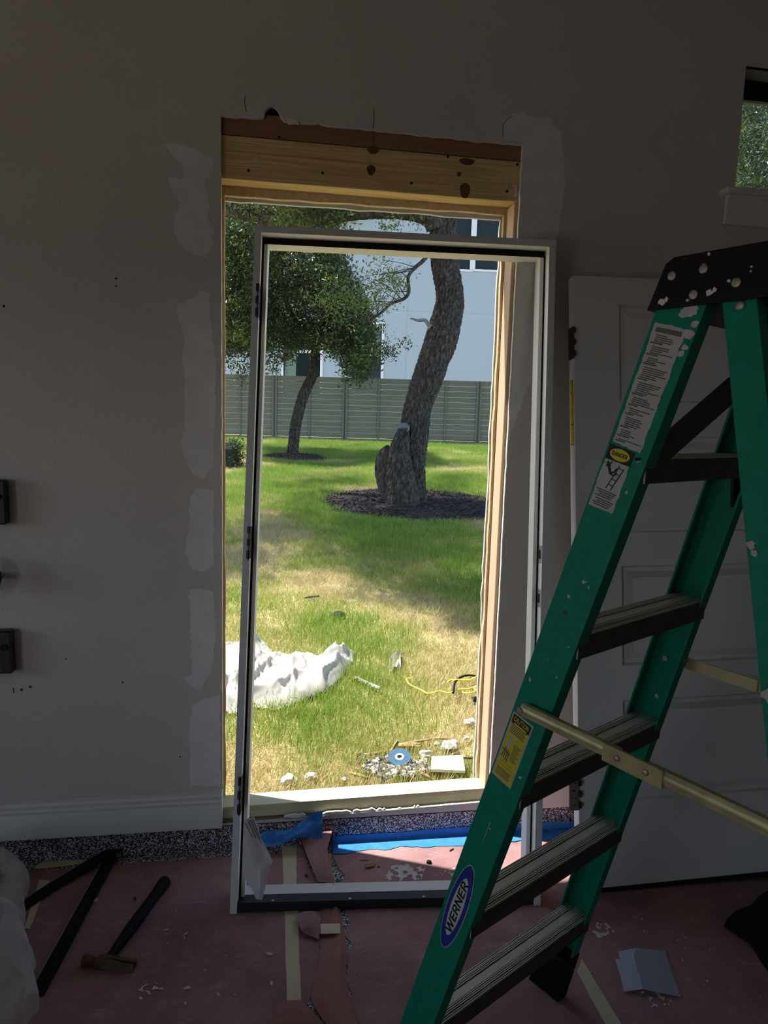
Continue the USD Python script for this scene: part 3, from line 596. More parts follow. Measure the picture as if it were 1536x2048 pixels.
for d, z, r in ((.495, 1.752, .008), (.502, 1.755, .006), (.566, 1.757, .008), (.573, 1.760, .006), (.558, 1.812, .004), (.553, 1.796, .006), (.62, 1.785, .0025), (.62, 1.779, .0022), (.592, 1.77, .004), (.535, 1.750, .004)): cb.append(extr(blob(d, z, r*.62, int(d*1000)), .001, e1=(1, 0, 0), e2=(0, 0, 1), O=(0, capy(z)+.0006, 0)))
obj('paint_spatter', join(cb), mm['gypsum'], cp, label='white paint drips on the cap', kind='stuff')
q = .0
rr = []
for u, z, r in ((.006, 1.41, .006), (.010, 1.40, .005), (.008, 1.215, .008), (.012, 1.21, .006), (.020, 1.05, .002), (.010, .95, .003)):
    rr.append(extr(blob(drr(z)+u, z, r, int(z*1000)), .0008, e1=(1, 0, 0), e2=(0, 0, 1), O=(0, near(z)-.0004, 0)))
obj('paint_spatter', join(rr), mm['label_white'], lad, kind='stuff')
# spreaders
for sd in (0, 1):
    s = -1 if sd == 0 else 1
    def wy(z, o=0): return (near(z) if sd == 0 else far(z))+s*(.011+o)
    A_, B_ = np.array([.322, wy(1.066), 1.062]), np.array([.760, wy(1.05), 1.046]); Mid = A_+(B_-A_)*.50
    sp_ = None
    for (p0, p1) in ((A_, Mid-(B_-A_)*.055), (Mid+(B_-A_)*.05, B_)):
        ax = (p1-p0)/np.linalg.norm(p1-p0); up = np.array([0, 0, 1.0]); sc = []
        for P in (p0, p1):
            for h, o in ((-.0125, .003), (-.0115, -.004), (-.006, -.008), (0, -.0092), (.006, -.008), (.0115, -.004), (.0125, .003)): sc.append(P+up*h+np.array([0, -s*o if sd == 0 else s*-o, 0]))
        obj('spreader', hull(sc), mm['gold_zinc'], lad, smooth=25)
    hp = obj('spreader_hinge', hull([Mid+(B_-A_)*k+np.array([0, o, h]) for k in (-.115, .115) for o in (s*.006, s*.0115) for h in (-.0145, .0145)]), mm['gold_zinc'], lad)
    for k in (-.055, .055):
        m = trimesh.creation.icosphere(2, 1.0); m.vertices = m.vertices*[.0055, .003, .0055]+(Mid+(B_-A_)*k+np.array([0, s*.0118, 0])); obj('rivet', m, mm['rivet_metal'], hp, smooth=True)
    for P in (A_, B_): obj('pivot_rivet', tube([P+[0, s*.011, 0], P+[0, -s*.012, 0]], .006, 12), mm['rivet_metal'], lad)
m = trimesh.creation.icosphere(1, 1.0)
zz = 1.062; obj('rivet', tube([(df(zz)+.035, far(zz)-.0075, zz), (df(zz)+.035, far(zz)-.004, zz)], .006, 12), mm['rivet_metal'], lad)

# ================================================================== THE FLOOR COVERING AND WHAT LIES ON IT
def fpoly(px, z=0.0): return [onz(*q, z) for q in px]
def flat(name, px, m, parent, z, th=.0006, amp=0, seed=0, step=.02, label=None):
    P = [tuple(c[:2]) for c in fpoly(px, z)]
    if amp: P = [tuple(q) for q in ragged(P, step, amp, seed)]
    g = Polygon(P).buffer(0); g = max(getattr(g, 'geoms', [g]), key=lambda k: k.area)
    return obj(name, extr(g, th, O=(0, 0, z)), m, parent, label=label)
Z0 = .0012
seamA = [(598, 1672), (618, 1735), (640, 1770), (640, 1835), (638, 1900), (636, 1950), (625, 1990), (613, 2012), (650, 2052), (668, 2075)]
seamB = [(664, 1690), (668, 1712), (672, 1728), (690, 1752), (676, 1772), (684, 1800), (700, 1850), (690, 1872), (703, 1890), (692, 1912), (694, 1950), (702, 1985), (706, 2020), (722, 2052), (740, 2075)]
def sheet_floor(seam, side, seed):
    P = [tuple(onz(*q)[:2]) for q in seam]; P = [tuple(q) for q in ragged(P, .012, .0022, seed, False)]+[P[-1]]
    x_e, y_e = P[-1]
    if side < 0: R = P+[(x_e, -4.4), (XL+.02, -4.4), (XL+.02, -.035), (-.2, -.045), (.2, -.03)]
    else: R = P+[(x_e, -4.4), (XR-.02, -4.4), (XR-.02, -.03), (1.2, -.02), (.7, -.025)]
    return Polygon(R).buffer(0)
fp = thing('floor_paper', 'red rosin paper sheet covering the floor left of the torn seam', 'floor paper', None)
obj('sheet', extr(sheet_floor(seamA, -1, 3), .0006, O=(0, 0, Z0)), mm['rosin'], fp)
fp2 = thing('floor_paper', 'red rosin paper sheet under the ladder, right of the torn seam', 'floor paper', None)
obj('sheet', extr(sheet_floor(seamB, 1, 4), .0006, O=(0, 0, Z0+.0008)), mm['rosin'], fp2)
# torn middle strip, slightly raised and folded along its length
mid = thing('floor_paper', 'narrow torn strip of darker red paper lying in the seam of the floor paper', 'torn paper', None)
ML = [(646, 1775), (638, 1835), (640, 1880), (636, 1935), (622, 1990), (640, 2035), (668, 2075)]; MR = [(674, 1775), (683, 1835), (688, 1868), (694, 1905), (692, 1950), (701, 2000), (716, 2045), (730, 2075)]
a_, b_ = spline([onz(*q) for q in ML], 24), spline([onz(*q) for q in MR], 24); V = []
for i in range(24):
    for j in range(13):
        k = j/12; P = a_[i]*(1-k)+b_[i]*k; P[2] = .0035+.010*math.exp(-((k-.78)/.12)**2)+.004*math.exp(-((k-.35)/.2)**2)*meshkit.noise(np.array([i*.3, 1, 2]))+.001*meshkit.noise(np.array([i*.7, j*.6, 5.])); V.append(P)
obj('strip', sheet(np.array(V), 24, 13, .0007), mm['rosin_torn'], mid, smooth=50)
def flap(parent, name, rows, heights, m, label=None):
    nu, nv = len(rows), 9; V = []
    for i, (l, r_) in enumerate(rows):
        A_, B_ = onz(*l, heights[i][0]), onz(*r_, heights[i][1])
        for j in range(nv):
            k = j/(nv-1); P = A_*(1-k)+B_*k; P[2] += .010*math.sin(math.pi*k)*(heights[i][0]+heights[i][1] > .02); P[2] = max(P[2], .003); V.append(P)
    V = np.array(V).reshape(nu, nv, 3)
    from scipy.ndimage import zoom
    V = np.stack([zoom(V[..., k], (3, 1), order=1) for k in range(3)], -1); nu = V.shape[0]
    V[..., 2] += .004*meshkit.noise(V*38.0)
    return obj(name, sheet(V.reshape(-1, 3), nu, nv, .0007), m, parent, smooth=45, label=label)
flap(fp, 'torn_flap', [((597, 1662), (666, 1650)), ((603, 1683), (662, 1673)), ((611, 1704), (655, 1696)), ((620, 1727), (657, 1718)), ((628, 1746), (663, 1738)), ((636, 1766), (668, 1766))], [(.01, .055), (.018, .055), (.026, .048), (.03, .035), (.022, .02), (.006, .006)], mm['rosin'], 'torn flap of red paper standing up in front of the curb')
flap(fp, 'torn_flap', [((650, 1722), (662, 1708)), ((648, 1745), (664, 1730)), ((648, 1766), (667, 1770))], [(.02, .03), (.015, .02), (.004, .006)], mm['rosin_torn'])
flap(fp, 'torn_flap', [((588, 1832), (641, 1826)), ((596, 1846), (641, 1845)), ((602, 1860), (640, 1862)), ((609, 1869), (638, 1880))], [(.016, .005), (.022, .012), (.02, .016), (.01, .01)], mm['rosin'], 'curled pink flap of paper in front of the threshold')
flap(fp, 'torn_flap', [((560, 2002), (602, 2000)), ((552, 2022), (622, 2022)), ((540, 2052), (648, 2050)), ((530, 2075), (668, 2075))], [(.004, .004), (.02, .018), (.022, .012), (.01, .004)], mm['rosin_torn'], 'folded back flap of red paper at the bottom of the seam')
# tapes
def tape(label, px, z, m='masking', amp=.0006, seed=1, group=None):
    t = thing('masking_tape' if m == 'masking' else 'painters_tape', label, 'tape', None, group=group); flat('strip', px, mm[m], t, z, .0004, amp, seed, .015); return t
tape('cream masking tape running toward the curb behind the threshold', [(573, 1668), (594, 1667), (593, 1720), (593, 1790), (567, 1790), (566, 1725), (563, 1685)], .0024)
tape('long cream masking tape running toward the viewer in front of the threshold', [(570, 1822), (597, 1822), (598, 1905), (603, 2002), (574, 2002), (571, 1905)], .0024)
tape('short crosswise cream masking tape just in front of the threshold', [(641, 1848), (680, 1847), (681, 1867), (641, 1868)], .0155)
tape('cream masking tape running away under the far ladder foot at lower right', [(1163, 1917), (1190, 1962), (1245, 2052), (1260, 2078), (1228, 2080), (1212, 2052), (1154, 1943)], .0032)
tape('tan masking tape piece beside the clear plastic bag on the left', [(78, 1760), (100, 1761), (82, 1800), (60, 1858), (48, 1856), (60, 1820)], .0024)
tape('tan masking tape piece under the upper end of the curved black strip', [(68, 1738), (84, 1724), (150, 1720), (186, 1718), (192, 1723), (120, 1734)], .0024)
tape('dull blue tape on the floor in front of the left baseboard, near the opening', [(322, 1687), (430, 1681), (432, 1699), (322, 1706)], .0024, 'blue_tape', .001, 4)
tape('dim blue tape scrap on the floor behind the curved black strip', [(148, 1697), (188, 1694), (188, 1709), (148, 1712)], .0024, 'blue_tape', .001, 5)
bt = thing('painters_tape', 'long bright blue tape along the foot of the curb in the opening', 'tape', None)
nn_ = 60; V = []
for i in range(nn_):
    x = .40+(1.62-.40)*i/(nn_-1); q = meshkit.fbm(np.array([x*9, 0, 0.])); q2 = meshkit.fbm(np.array([x*22, 3, 0.]))
    wob = .006*meshkit.noise(np.array([x*14, 8., 0])); h = .024+.012*q; dep = .035+.035*q+.03*q2
    for (y, z) in ((-.0015, h), (-.004-wob*.4, h*.5), (-.008-wob, .006), (-.02-wob, .0052), (-dep*.6, .0042), (-dep, .003+.004*q2)): V.append((x, y, z))
obj('strip', sheet(np.array(V), nn_, 6, .0005), mm['blue_tape'], bt)
bw = thing('painters_tape', 'crumpled wad of blue tape at the foot of the curb behind the left jamb', 'tape', None)
nu, nv = 26, 12; V = []
for i in range(nu):
    for j in range(nv):
        k, h = i/(nu-1), j/(nv-1)
        px = 518+(645-518)*k; yt = 1668-38*k+6*math.sin(5*k)-5*math.sin(9*k); yb = 1690+6*math.sin(7*k)-14*k
        P = ony(px, yb+(yt-yb)*h, -.012-.03*(1-h)-.018*meshkit.noise(np.array([k*9, h*4, 1.])))
        if P[2] < .006: P = onz(px, yb+(yt-yb)*h, .006+.004*meshkit.noise(np.array([k*12, h*6, 3.])))
        P[1] = min(P[1], -.003); V.append(P)
obj('wad', sheet(np.array(V), nu, nv, .0006), mm['blue_tape'], bw, smooth=25)

# hammer
hm = thing('hammer', 'black handled claw hammer with a rusty head on the red floor paper', 'hammer', None)
A_, B_ = onz(331, 1762, .016), onz(214, 1922, .018); ax = B_-A_
obj('handle', tube([A_+ax*k for k in (-.02, 0, .04, .12, .25, .45, .62, .80, .93, 1.0)], [.009, .0185, .0215, .0195, .0165, .0180, .0185, .0150, .0125, .0125], 14), mm['black_rubber'], hm, smooth=40)
H0, H1 = onz(166, 1921, .018), onz(270, 1929, .017); hx = H1-H0; L = np.linalg.norm(hx); hx /= L; hy = np.cross([0, 0, 1], hx)
hp_ = [H0+hx*k for k in (0, .004, .022, .026, .030, .044)]
head = [tube(hp_, [.0145, .0162, .0162, .0145, .0118, .0125], 14)]
c0 = H0+hx*.042
head.append(hull([c0+hx*a+hy*b+np.array([0, 0, c]) for a in (0, .034) for b in (-.0125, .0125) for c in (-.0135, .0135)]))
head.append(tube([B_-ax/np.linalg.norm(ax)*.012, B_+ax/np.linalg.norm(ax)*.010], [.0125, .014], 12))
for sgn in (-1, 1):
    pts = []
    for k, (a, cc, hw, th) in enumerate(((.074, 0, .0125, .0135), (.090, -.001, .0115, .0125), (.106, -.002, .0105, .011), (L, -.004, .0095, .008))):
        pts.append([c0+hx*(a-.042)+hy*(sgn*(.0072+.001*k)+q*hw*.5)+np.array([0, 0, cc+t*th]) for q in (-1, 1) for t in (-1, 1)])
    for p_, q_ in zip(pts, pts[1:]): head.append(hull(p_+q_))
obj('head', join(head), mm['rust'], hm, smooth=30)

# black strips
def strip(label, pts, zs, wdt, seed):
    s = thing('rubber_strip', label, 'strip', None); C_ = spline([onz(*q, z) for q, z in zip(pts, zs)], 40); T = np.gradient(C_, axis=0); T /= np.linalg.norm(T, axis=1)[:, None]; N = np.cross(T, [0, 0, 1]); N /= np.linalg.norm(N, axis=1)[:, None]
    def sweep(prof_):
        V, Fc = [], []; n = len(prof_)
        for c, t, n_ in zip(C_, T, N):
            for a, b in prof_: V.append(c+n_*a+np.array([0, 0, b]))
        for i in range(len(C_)-1):
            for j in range(n): Fc.append([i*n+j, i*n+(j+1) % n, (i+1)*n+(j+1) % n, (i+1)*n+j])
        m_ = arr((np.array(V), np.array(Fc))); e = trimesh.Trimesh(V, [[0, k, k+1] for k in range(1, n-1)]+[[(len(C_)-1)*n, (len(C_)-1)*n+k+1, (len(C_)-1)*n+k] for k in range(1, n-1)], process=False); return join([m_, e])
    obj('channel', sweep([(-wdt, 0), (wdt, 0), (wdt, .010), (wdt*.55, .0085), (wdt*.3, .008), (-wdt*.3, .008), (-wdt*.55, .0085), (-wdt, .012)]), mm['black_cloth'], s)
    obj('lip', sweep([(-wdt-.0022, .0), (-wdt, .0), (-wdt, .0135), (-wdt-.0022, .0135)]), mm['rivet_metal'], s, label='thin pale metal lip'); return s
strip('curved black rubber and metal strip reaching from the plastic bag to the baseboard', [(44, 1818), (120, 1768), (200, 1720), (272, 1680)], (.004, .008, .020, .028), .0175, 1)
strip('straight black strip lying between the plastic bag and the hammer', [(74, 1992), (128, 1893), (178, 1800), (224, 1716)], (.003, .003, .003, .003), .0185, 2)

# clear plastic bag heap, lower left
def heap(outline, c, H, seed, m, name, parent, nr=26, na=64, power=.55, amp=.06, freq=9.0, thick=.0012):
    """crumpled heap over an outline: polar grid"""
    P = np.array([onz(*q)[:2] for q in outline]); ctr = np.array(onz(*c)[:2]); pg = Polygon(P); V = []
    for i in range(nr):
        k = i/(nr-1)
        for j in range(na):
            t = j/na*2*math.pi; dirn = np.array([math.cos(t), math.sin(t)]); ln = LineString([ctr, ctr+dirn*5]).intersection(pg.exterior)
            R = max([math.dist(ctr, (q.x, q.y)) for q in getattr(ln, 'geoms', [ln]) if q.geom_type == 'Point'] or [.2])
            rr_ = R*k; z = H*(1-k**2.2)**power
            q = np.array([ctr[0]+dirn[0]*rr_, ctr[1]+dirn[1]*rr_, z])
            n1 = (1-abs(2*meshkit.noise(q*freq*[1, 1, .5]+seed)-1))**2; n2 = (1-abs(2*meshkit.noise(q*freq*2.6*[1, 1, .4]+seed+7+n1)-1))**2
            q[2] = max(.004+.003*k, z+amp*(n1-.5)*min(1, 2.5*(1-k)+.25)+amp*.45*(n2-.5)); q[:2] += dirn*amp*.5*(n1-.6)*k
            V.append(q)
    Fc = []
    for i in range(nr-1):
        for j in range(na): a, b = i*na+j, i*na+(j+1) % na; Fc.append([a, b, b+na, a+na])
    return obj(name, (np.array(V), np.array(Fc)), m, parent, smooth=60)
pb = thing('plastic_bag', 'crumpled clear plastic bag heaped on the floor at lower left', 'bag', None)
heap([(-160, 1745), (0, 1742), (45, 1742), (66, 1768), (48, 1822), (66, 1885), (63, 1975), (80, 2022), (40, 2070), (-60, 2110), (-200, 2080), (-260, 1900)], (-70, 1905), .15, 3.3, mm['film'], 'film', pb, 60, 160, .5, .075, 6.5)
bb = thing('black_cloth', 'black cloth bundle on the floor at the lower right edge', 'cloth', None)
heap([(1448, 1858), (1480, 1845), (1510, 1815), (1540, 1795), (1640, 1770), (1760, 1800), (1760, 1960), (1640, 2010), (1560, 1970), (1520, 1930), (1495, 1890)], (1600, 1880), .11, 9.1, mm['black_cloth'], 'bundle', bb, 22, 56, .6, .03)
# folded milky plastic sheet
ps_ = thing('plastic_sheet', 'folded milky translucent plastic sheet lying right of the ladder', 'plastic sheet', None)
rows = [((1236, 1903), (1272, 1896), (1331, 1902)), ((1240, 1918), (1267, 1910), (1337, 1925)), ((1230, 1918), (1272, 1930), (1345, 1950)), ((1240, 1950), (1279, 1950), (1354, 1972)), ((1248, 1983), (1285, 1978), (1362, 1994))]
V = []
for i, (a, b, c) in enumerate(rows):
    A_, B_, C_ = onz(*a, .006), onz(*b, .022+.004*(i % 2)), onz(*c, .006)
    for k in np.linspace(0, 1, 5): V.append(A_*(1-k)+B_*k)
    for k in np.linspace(0, 1, 6)[1:]: V.append(B_*(1-k)+C_*k)
obj('sheet', sheet(np.array(V), 5, 10, .0008), mm['poly_sheet'], ps_)
# smears and crumbs
def smear(label, px, seed):
    t = thing('plaster_smear', label, 'smear', None); P = [tuple(c[:2]) for c in fpoly(px)]; q = Polygon(P).buffer(0); r = np.random.default_rng(seed); hol = []
    for _ in range(26):
        x0, y0, x1, y1 = q.bounds; hol.append(Point(x0+(x1-x0)*r.random(), y0+(y1-y0)*r.random()).buffer(.004+.007*r.random(), 3))
    q = Polygon([tuple(k) for k in ragged(P, .006, .004, seed)]).buffer(0).difference(unary_union(hol).intersection(q.buffer(.004))); obj('smear', extr(q.simplify(.0005), .0005, O=(0, 0, .0031)), mm['plaster'], t)
smear('white plaster smear on the paper just behind the threshold', [(768, 1752), (785, 1732), (815, 1730), (825, 1738), (848, 1733), (850, 1752), (838, 1762), (812, 1756), (800, 1764), (776, 1762)], 1)
smear('small white plaster smear behind the threshold beside the ladder rail', [(880, 1742), (905, 1736), (918, 1744), (905, 1754), (884, 1752)], 2)
smear('white plaster smear right of the far ladder foot', [(1183, 1856), (1212, 1848), (1227, 1864), (1208, 1884), (1184, 1876)], 3)
smear('white plaster smear under the front edge of the plastic sheet', [(1278, 1985), (1300, 1984), (1340, 1996), (1330, 2012), (1302, 2016), (1284, 2004)], 4)
smear('pale scraped plaster marks left of the torn seam at the bottom', [(282, 1972), (325, 1970), (328, 1982), (300, 1998), (282, 2002)], 5)
smear('round white plaster blot between the plastic sheet and the black cloth', [(1354, 1882), (1372, 1876), (1382, 1888), (1368, 1898), (1354, 1892)], 6)
CR = [(333, 1860), (371, 1868), (369, 1875), (452, 1912), (539, 1908), (375, 1976), (436, 1988), (543, 1967), (371, 2007), (187, 1803), (193, 1800), (1182, 1945), (1284, 1838), (1288, 1862), (1409, 1970), (1415, 1962), (433, 1862), (335, 1886), (352, 1820), (260, 1836), (222, 1792), (1230, 1846), (880, 1845), (730, 1905), (760, 1955), (950, 1862), (1000, 1905), (1420, 1900), (1365, 1920), (1330, 2010), (1160, 1838), (1520, 1995), (720, 1950), (410, 1940), (470, 1990), (520, 1890)]
for i, q in enumerate(CR):
    r = np.random.default_rng(i); s_ = .0018+.0045*r.random()*(i < 12)+.0012*r.random(); P = onz(*q, .004)
    m = chip([s_*1.5, s_*.7, .002], i); m.apply_transform(trimesh.transformations.rotation_matrix(r.random()*6, [0, 0, 1])); m.apply_translation([P[0], P[1], .0042])
    zone = 'left of the hammer' if q[0] < 260 else 'between the hammer and the masking tape' if q[0] < 575 else 'between the torn seam and the near ladder rail' if q[0] < 900 else 'under the ladder steps' if q[0] < 1100 else 'right of the ladder by the plastic sheet'
    tag(obj('plaster_crumb', m, mm['plaster']), 'white plaster crumb on the floor '+zone, 'crumb', 'plaster crumbs '+zone)
lf = thing('dead_leaf', 'dry tan leaf on the floor paper behind the threshold', 'leaf', None)
c = onz(740, 1733, .004); th = np.linspace(-1, 1, 9); V = []
for k in th:
    wv = .010*math.sqrt(max(0, 1-k*k))*(1-.3*k)
    for s_ in (-1, 0, 1): V.append(c+np.array([k*.020, s_*wv+.003*k, .004*abs(s_)+.002]))
obj('blade', sheet(np.array(V), 9, 3, .0006), mm['wood_debris'], lf)
for i, (q, lb_, sz) in enumerate((((858, 1726), 'curled dark scrap behind the threshold in the sunlit patch edge', (.010, .006, .006)), ((903, 1700), 'thin black scrap in the sunlit patch of floor paper', (.011, .0025, .002)), ((757, 1734), 'tiny dark speck beside the dry leaf', (.004, .004, .002)), ((552, 1706), 'dark speck between the blue wad and the masking tape', (.005, .004, .003)), ((613, 1752), 'dark scrap beside the masking tape behind the threshold', (.007, .004, .003)), ((728, 1720), 'brown splinter just right of the seam', (.020, .002, .002)), ((270, 1798), 'dark splinter above the hammer head', (.003, .010, .002)), ((1062, 1790), 'brown bark scrap at the right foot of the door frame', (.012, .016, .004)))):
    P = onz(*q, .004); m = chip(list(sz), 100+i); m.apply_transform(trimesh.transformations.rotation_matrix(.6*i, [0, 0, 1])); m.apply_translation([P[0], P[1], .0035+sz[2]])
    tag(obj('debris_scrap', m, mm['dark_debris'] if 'dark' in lb_ or 'black' in lb_ else mm['wood_debris']), lb_, 'scrap')
# wall brackets on the left edge
for i, (y0, y1, xr, lab) in enumerate(((960, 1050, 10, 'black wall bracket at the left edge, the upper one'), (1262, 1348, 22, 'black wall bracket at the left edge, the lower one'))):
    b_ = thing('wall_bracket', lab, 'bracket', None); t, bo = ony(xr, y0, -.035), ony(xr+3, y1, -.035); x1 = (t[0]+bo[0])/2
    obj('plate', rbx(x1-.16, x1, -.036, -.0008, bo[2], t[2], .006), mm['black_metal'], b_)
    obj('bolt_head', tube([(x1-.022, -.035, (t[2]+bo[2])/2+.018), (x1-.022, -.040, (t[2]+bo[2])/2+.018)], .011, 14), mm['black_rubber'], b_)
    if i: obj('lettering', trimesh.Trimesh(*(lambda t_: (np.c_[x1-.045+t_.vertices[:, 0], -.0362-t_.vertices[:, 2], bo[2]+.012+t_.vertices[:, 1]], t_.faces))(meshkit.text_mesh('k', .012, .0006, True)), process=False), mm['label_white'], b_)
hk = thing('hose_handle', 'dark rounded grip between the two wall brackets', 'grip', None)
P = ony(2, 1155, -.05); obj('grip', tube([(P[0]-.045, -.05, P[2]-.05), (P[0]-.026, -.05, P[2]-.035), (P[0]-.019, -.05, P[2]), (P[0]-.026, -.05, P[2]+.035), (P[0]-.045, -.05, P[2]+.05)], [.014, .02, .022, .02, .014], 14), mm['black_metal'], hk, smooth=50)
obj('stem', tube([(P[0]-.04, -.05, P[2]), (P[0]-.04, -.0008, P[2])], .010, 12), mm['black_metal'], hk)

# ================================================================== THE YARD
gx = np.concatenate([np.linspace(-30, -5, 14), np.linspace(-4.6, 8, 64), np.linspace(8.6, 32, 14)]); gy = np.concatenate([np.linspace(.15, 20, 90), np.linspace(21, 60, 12)])
GX, GY = np.meshgrid(gx, gy, indexing='ij'); GZ = ground(GX, GY)+.012*(meshkit.fbm(np.stack([GX*1.3, GY*1.3, 0*GX], -1))-.5)
V = np.stack([GX, GY, GZ], -1).reshape(-1, 3); ny = len(gy); Fq = [[i*ny+j, (i+1)*ny+j, (i+1)*ny+j+1, i*ny+j+1] for i in range(len(gx)-1) for j in range(ny-1)]
lw = struct('lawn_ground', label='rising back yard ground under the grass'); obj('soil', (V, np.array(Fq)), mm['soil'], lw, smooth=True)
dv = struct('driveway'); obj('pavement', bx(-22, XL-.13, -12, .14, -.14, -.02), mm['driveway'], dv)

def proto_mesh(path, mesh, m): return usdkit.mesh(stage, path, mesh, m)
def instancer(name, parent, protos, pos, idx, quat, scale, kind=None, label=None):
    pi = UsdGeom.PointInstancer.Define(stage, path_of(name, pp(parent)) if parent is not None else path_of(name)); base = str(pi.GetPath())
    UsdGeom.Scope.Define(stage, base+'/prototypes'); rel = pi.CreatePrototypesRel()
    for k, (m, mt) in enumerate(protos): rel.AddTarget(proto_mesh(f'{base}/prototypes/clump_{k:03d}', m, mt).GetPath())
    pi.CreatePositionsAttr(Vt.Vec3fArray.FromNumpy(np.asarray(pos, np.float32))); pi.CreateProtoIndicesAttr(Vt.IntArray.FromNumpy(np.asarray(idx, np.int32)))
    q = np.asarray(quat, float); pi.CreateOrientationsAttr(Vt.QuathArray([Gf.Quath(float(a), float(b), float(c), float(d)) for a, b, c, d in q]))
    pi.CreateScalesAttr(Vt.Vec3fArray.FromNumpy(np.asarray(scale, np.float32))); p = pi.GetPrim()
    if label: p.SetCustomDataByKey('label', label)
    if kind: p.SetCustomDataByKey('kind', kind)
    return p
def yawq(a): return np.c_[np.cos(a/2), 0*a, 0*a, np.sin(a/2)]
def randq(n, r):
    q = r.normal(size=(n, 4)); return q/np.linalg.norm(q, axis=1)[:, None]
def tuft(n, rad, h0, h1, wid, seed, lean=.5):
    r = np.random.default_rng(seed); V, Fc = [], []
    for _ in range(n):
        x, y = r.uniform(-rad, rad, 2); h = r.uniform(h0, h1); a = r.uniform(0, 6.28); d = np.array([math.cos(a), math.sin(a), 0]); b = r.uniform(0, 6.28); l = np.array([math.cos(b), math.sin(b), 0])*h*r.uniform(.1, lean)
        p = np.array([x, y, -.004]); k = len(V); w_ = wid*r.uniform(.7, 1.2)
        V += [p-d*w_, p+d*w_, p+l*.35+[0, 0, h*.6]-d*w_*.7, p+l*.35+[0, 0, h*.6]+d*w_*.7, p+l+[0, 0, h]]
        Fc += [[k, k+1, k+3], [k, k+3, k+2], [k+2, k+3, k+4]]
    return trimesh.Trimesh(np.array(V), np.array(Fc), process=False)
r = np.random.default_rng(21)
def inview(P, m=320):
    d = P-EYE; z = d@_f; px = 768+F*(d@_r)/z; py = 1024-F*(d@_u)/z
    return (px > 441-m) & (px < 1015+m) & (py > 380) & (py < 1600)
N = 52000; yy = .29+ (r.random(N)**1.25)*16.0; xx = -5.5+r.random(N)*16.5
P = np.c_[xx, yy, ground(xx, yy)]; ok = inview(P)
m1c, m2c = ong(812, 1010), ong(588, 914)
ok &= (((xx-m1c[0]-.12)/1.22)**2+((yy-m1c[1]-.05)/1.15)**2 > 1+.12*(r.random(N)-.5)) & (((xx-m2c[0])/.72)**2+((yy-m2c[1]+.3)/.9)**2 > 1)
CLOTH = [(380, 1300), (440, 1284), (470, 1290), (500, 1282), (530, 1290), (545, 1308), (600, 1316), (642, 1318), (655, 1305), (690, 1304), (711, 1309), (708, 1330), (685, 1362), (655, 1392), (615, 1408), (552, 1428), (500, 1420), (470, 1436), (430, 1432), (370, 1420), (340, 1370)]
CPG = Polygon([tuple(ong(*k)[:2]) for k in CLOTH]).buffer(-.05); ok &= ~shapely.contains(CPG, shapely.points(xx, yy))
P = P[ok]; n = len(P); nz = meshkit.fbm(np.c_[P[:, 0]*1.6, P[:, 1]*1.1, 0*P[:, 0]], 4, 5); nz2 = meshkit.fbm(np.c_[P[:, 0]*4, P[:, 1]*4, 0*P[:, 0]], 3, 15)
dry_ = np.interp(P[:, 1], [0, 1.2, 2.6, 6, 16], [.52, .40, .18, .07, .04])+(nz-.5)*2.0+(nz2-.5)*.6+r.normal(0, .16, n)
kind = np.where(dry_ > .30, 2, np.where(dry_ > .02, 1, 0)); idx = kind*2+r.integers(0, 2, n)
hs = np.where(P[:, 1] < 2.2, 1.0, .85)*(.75+.5*r.random(n))*np.where(kind == 2, .55, np.where(kind == 1, .8, 1.05))*(.7+.7*nz2)
S = np.c_[.9+.5*r.random(n), .9+.5*r.random(n), hs]
far_ = 1+np.clip((P[:, 1]-3)/14, 0, 1)*.9; S *= far_[:, None]
GT = [(tuft(60, .10, .035, .085, .0016, s), mm[c]) for s, c in ((1, 'grass_green'), (2, 'grass_green'), (3, 'grass_mid'), (4, 'grass_mid'), (5, 'grass_straw'), (6, 'grass_straw'))]
tag(instancer('grass', None, GT, P, idx, yawq(r.random(n)*6.28), S), 'short patchy green and straw coloured lawn grass', 'grass', None, 'stuff')

# leaf clusters ------------------------------------------------------------------
def cluster(nl, rad, size, seed, flat=.8):
    q = np.random.default_rng(seed); V, Fc = [], []
    for _ in range(nl):
        c = q.normal(0, rad*.5, 3)*[1, 1, flat]; a = q.normal(size=3); a /= np.linalg.norm(a); b = np.cross(a, q.normal(size=3)); b /= np.linalg.norm(b); s_ = size*q.uniform(.7, 1.25); k = len(V); nrm = np.cross(a, b)
        V += [c-a*s_, c-b*s_*.36+nrm*s_*.12, c+a*s_, c+b*s_*.36+nrm*s_*.12]; Fc += [[k, k+1, k+2], [k, k+2, k+3]]
    return trimesh.Trimesh(np.array(V), np.array(Fc), process=False)
def leaves(parent, pos, mts, size, nl=42, rad=.16, seed=0, name='foliage', smin=.75):
    q = np.random.default_rng(seed); pos = np.asarray(pos); n = len(pos); protos = [(cluster(nl, rad, size, 10*seed+k), mm[mts[k % len(mts)]]) for k in range(4)]
    s_ = (smin+.5*q.random(n))[:, None]*np.ones(3)
    return instancer(name, parent, protos, pos, q.integers(0, 4, n), randq(n, q), s_, kind='stuff')
def in_px(poly, n, t0, t1, seed):
    q = np.random.default_rng(seed); pg = Polygon(poly).buffer(0); x0, y0, x1, y1 = pg.bounds; out = []
    while len(out) < n:
        x, y = q.uniform(x0, x1), q.uniform(y0, y1)
        if pg.contains(Point(x, y)): out.append(at(x, y, q.uniform(t0, t1)))
    return np.array(out)
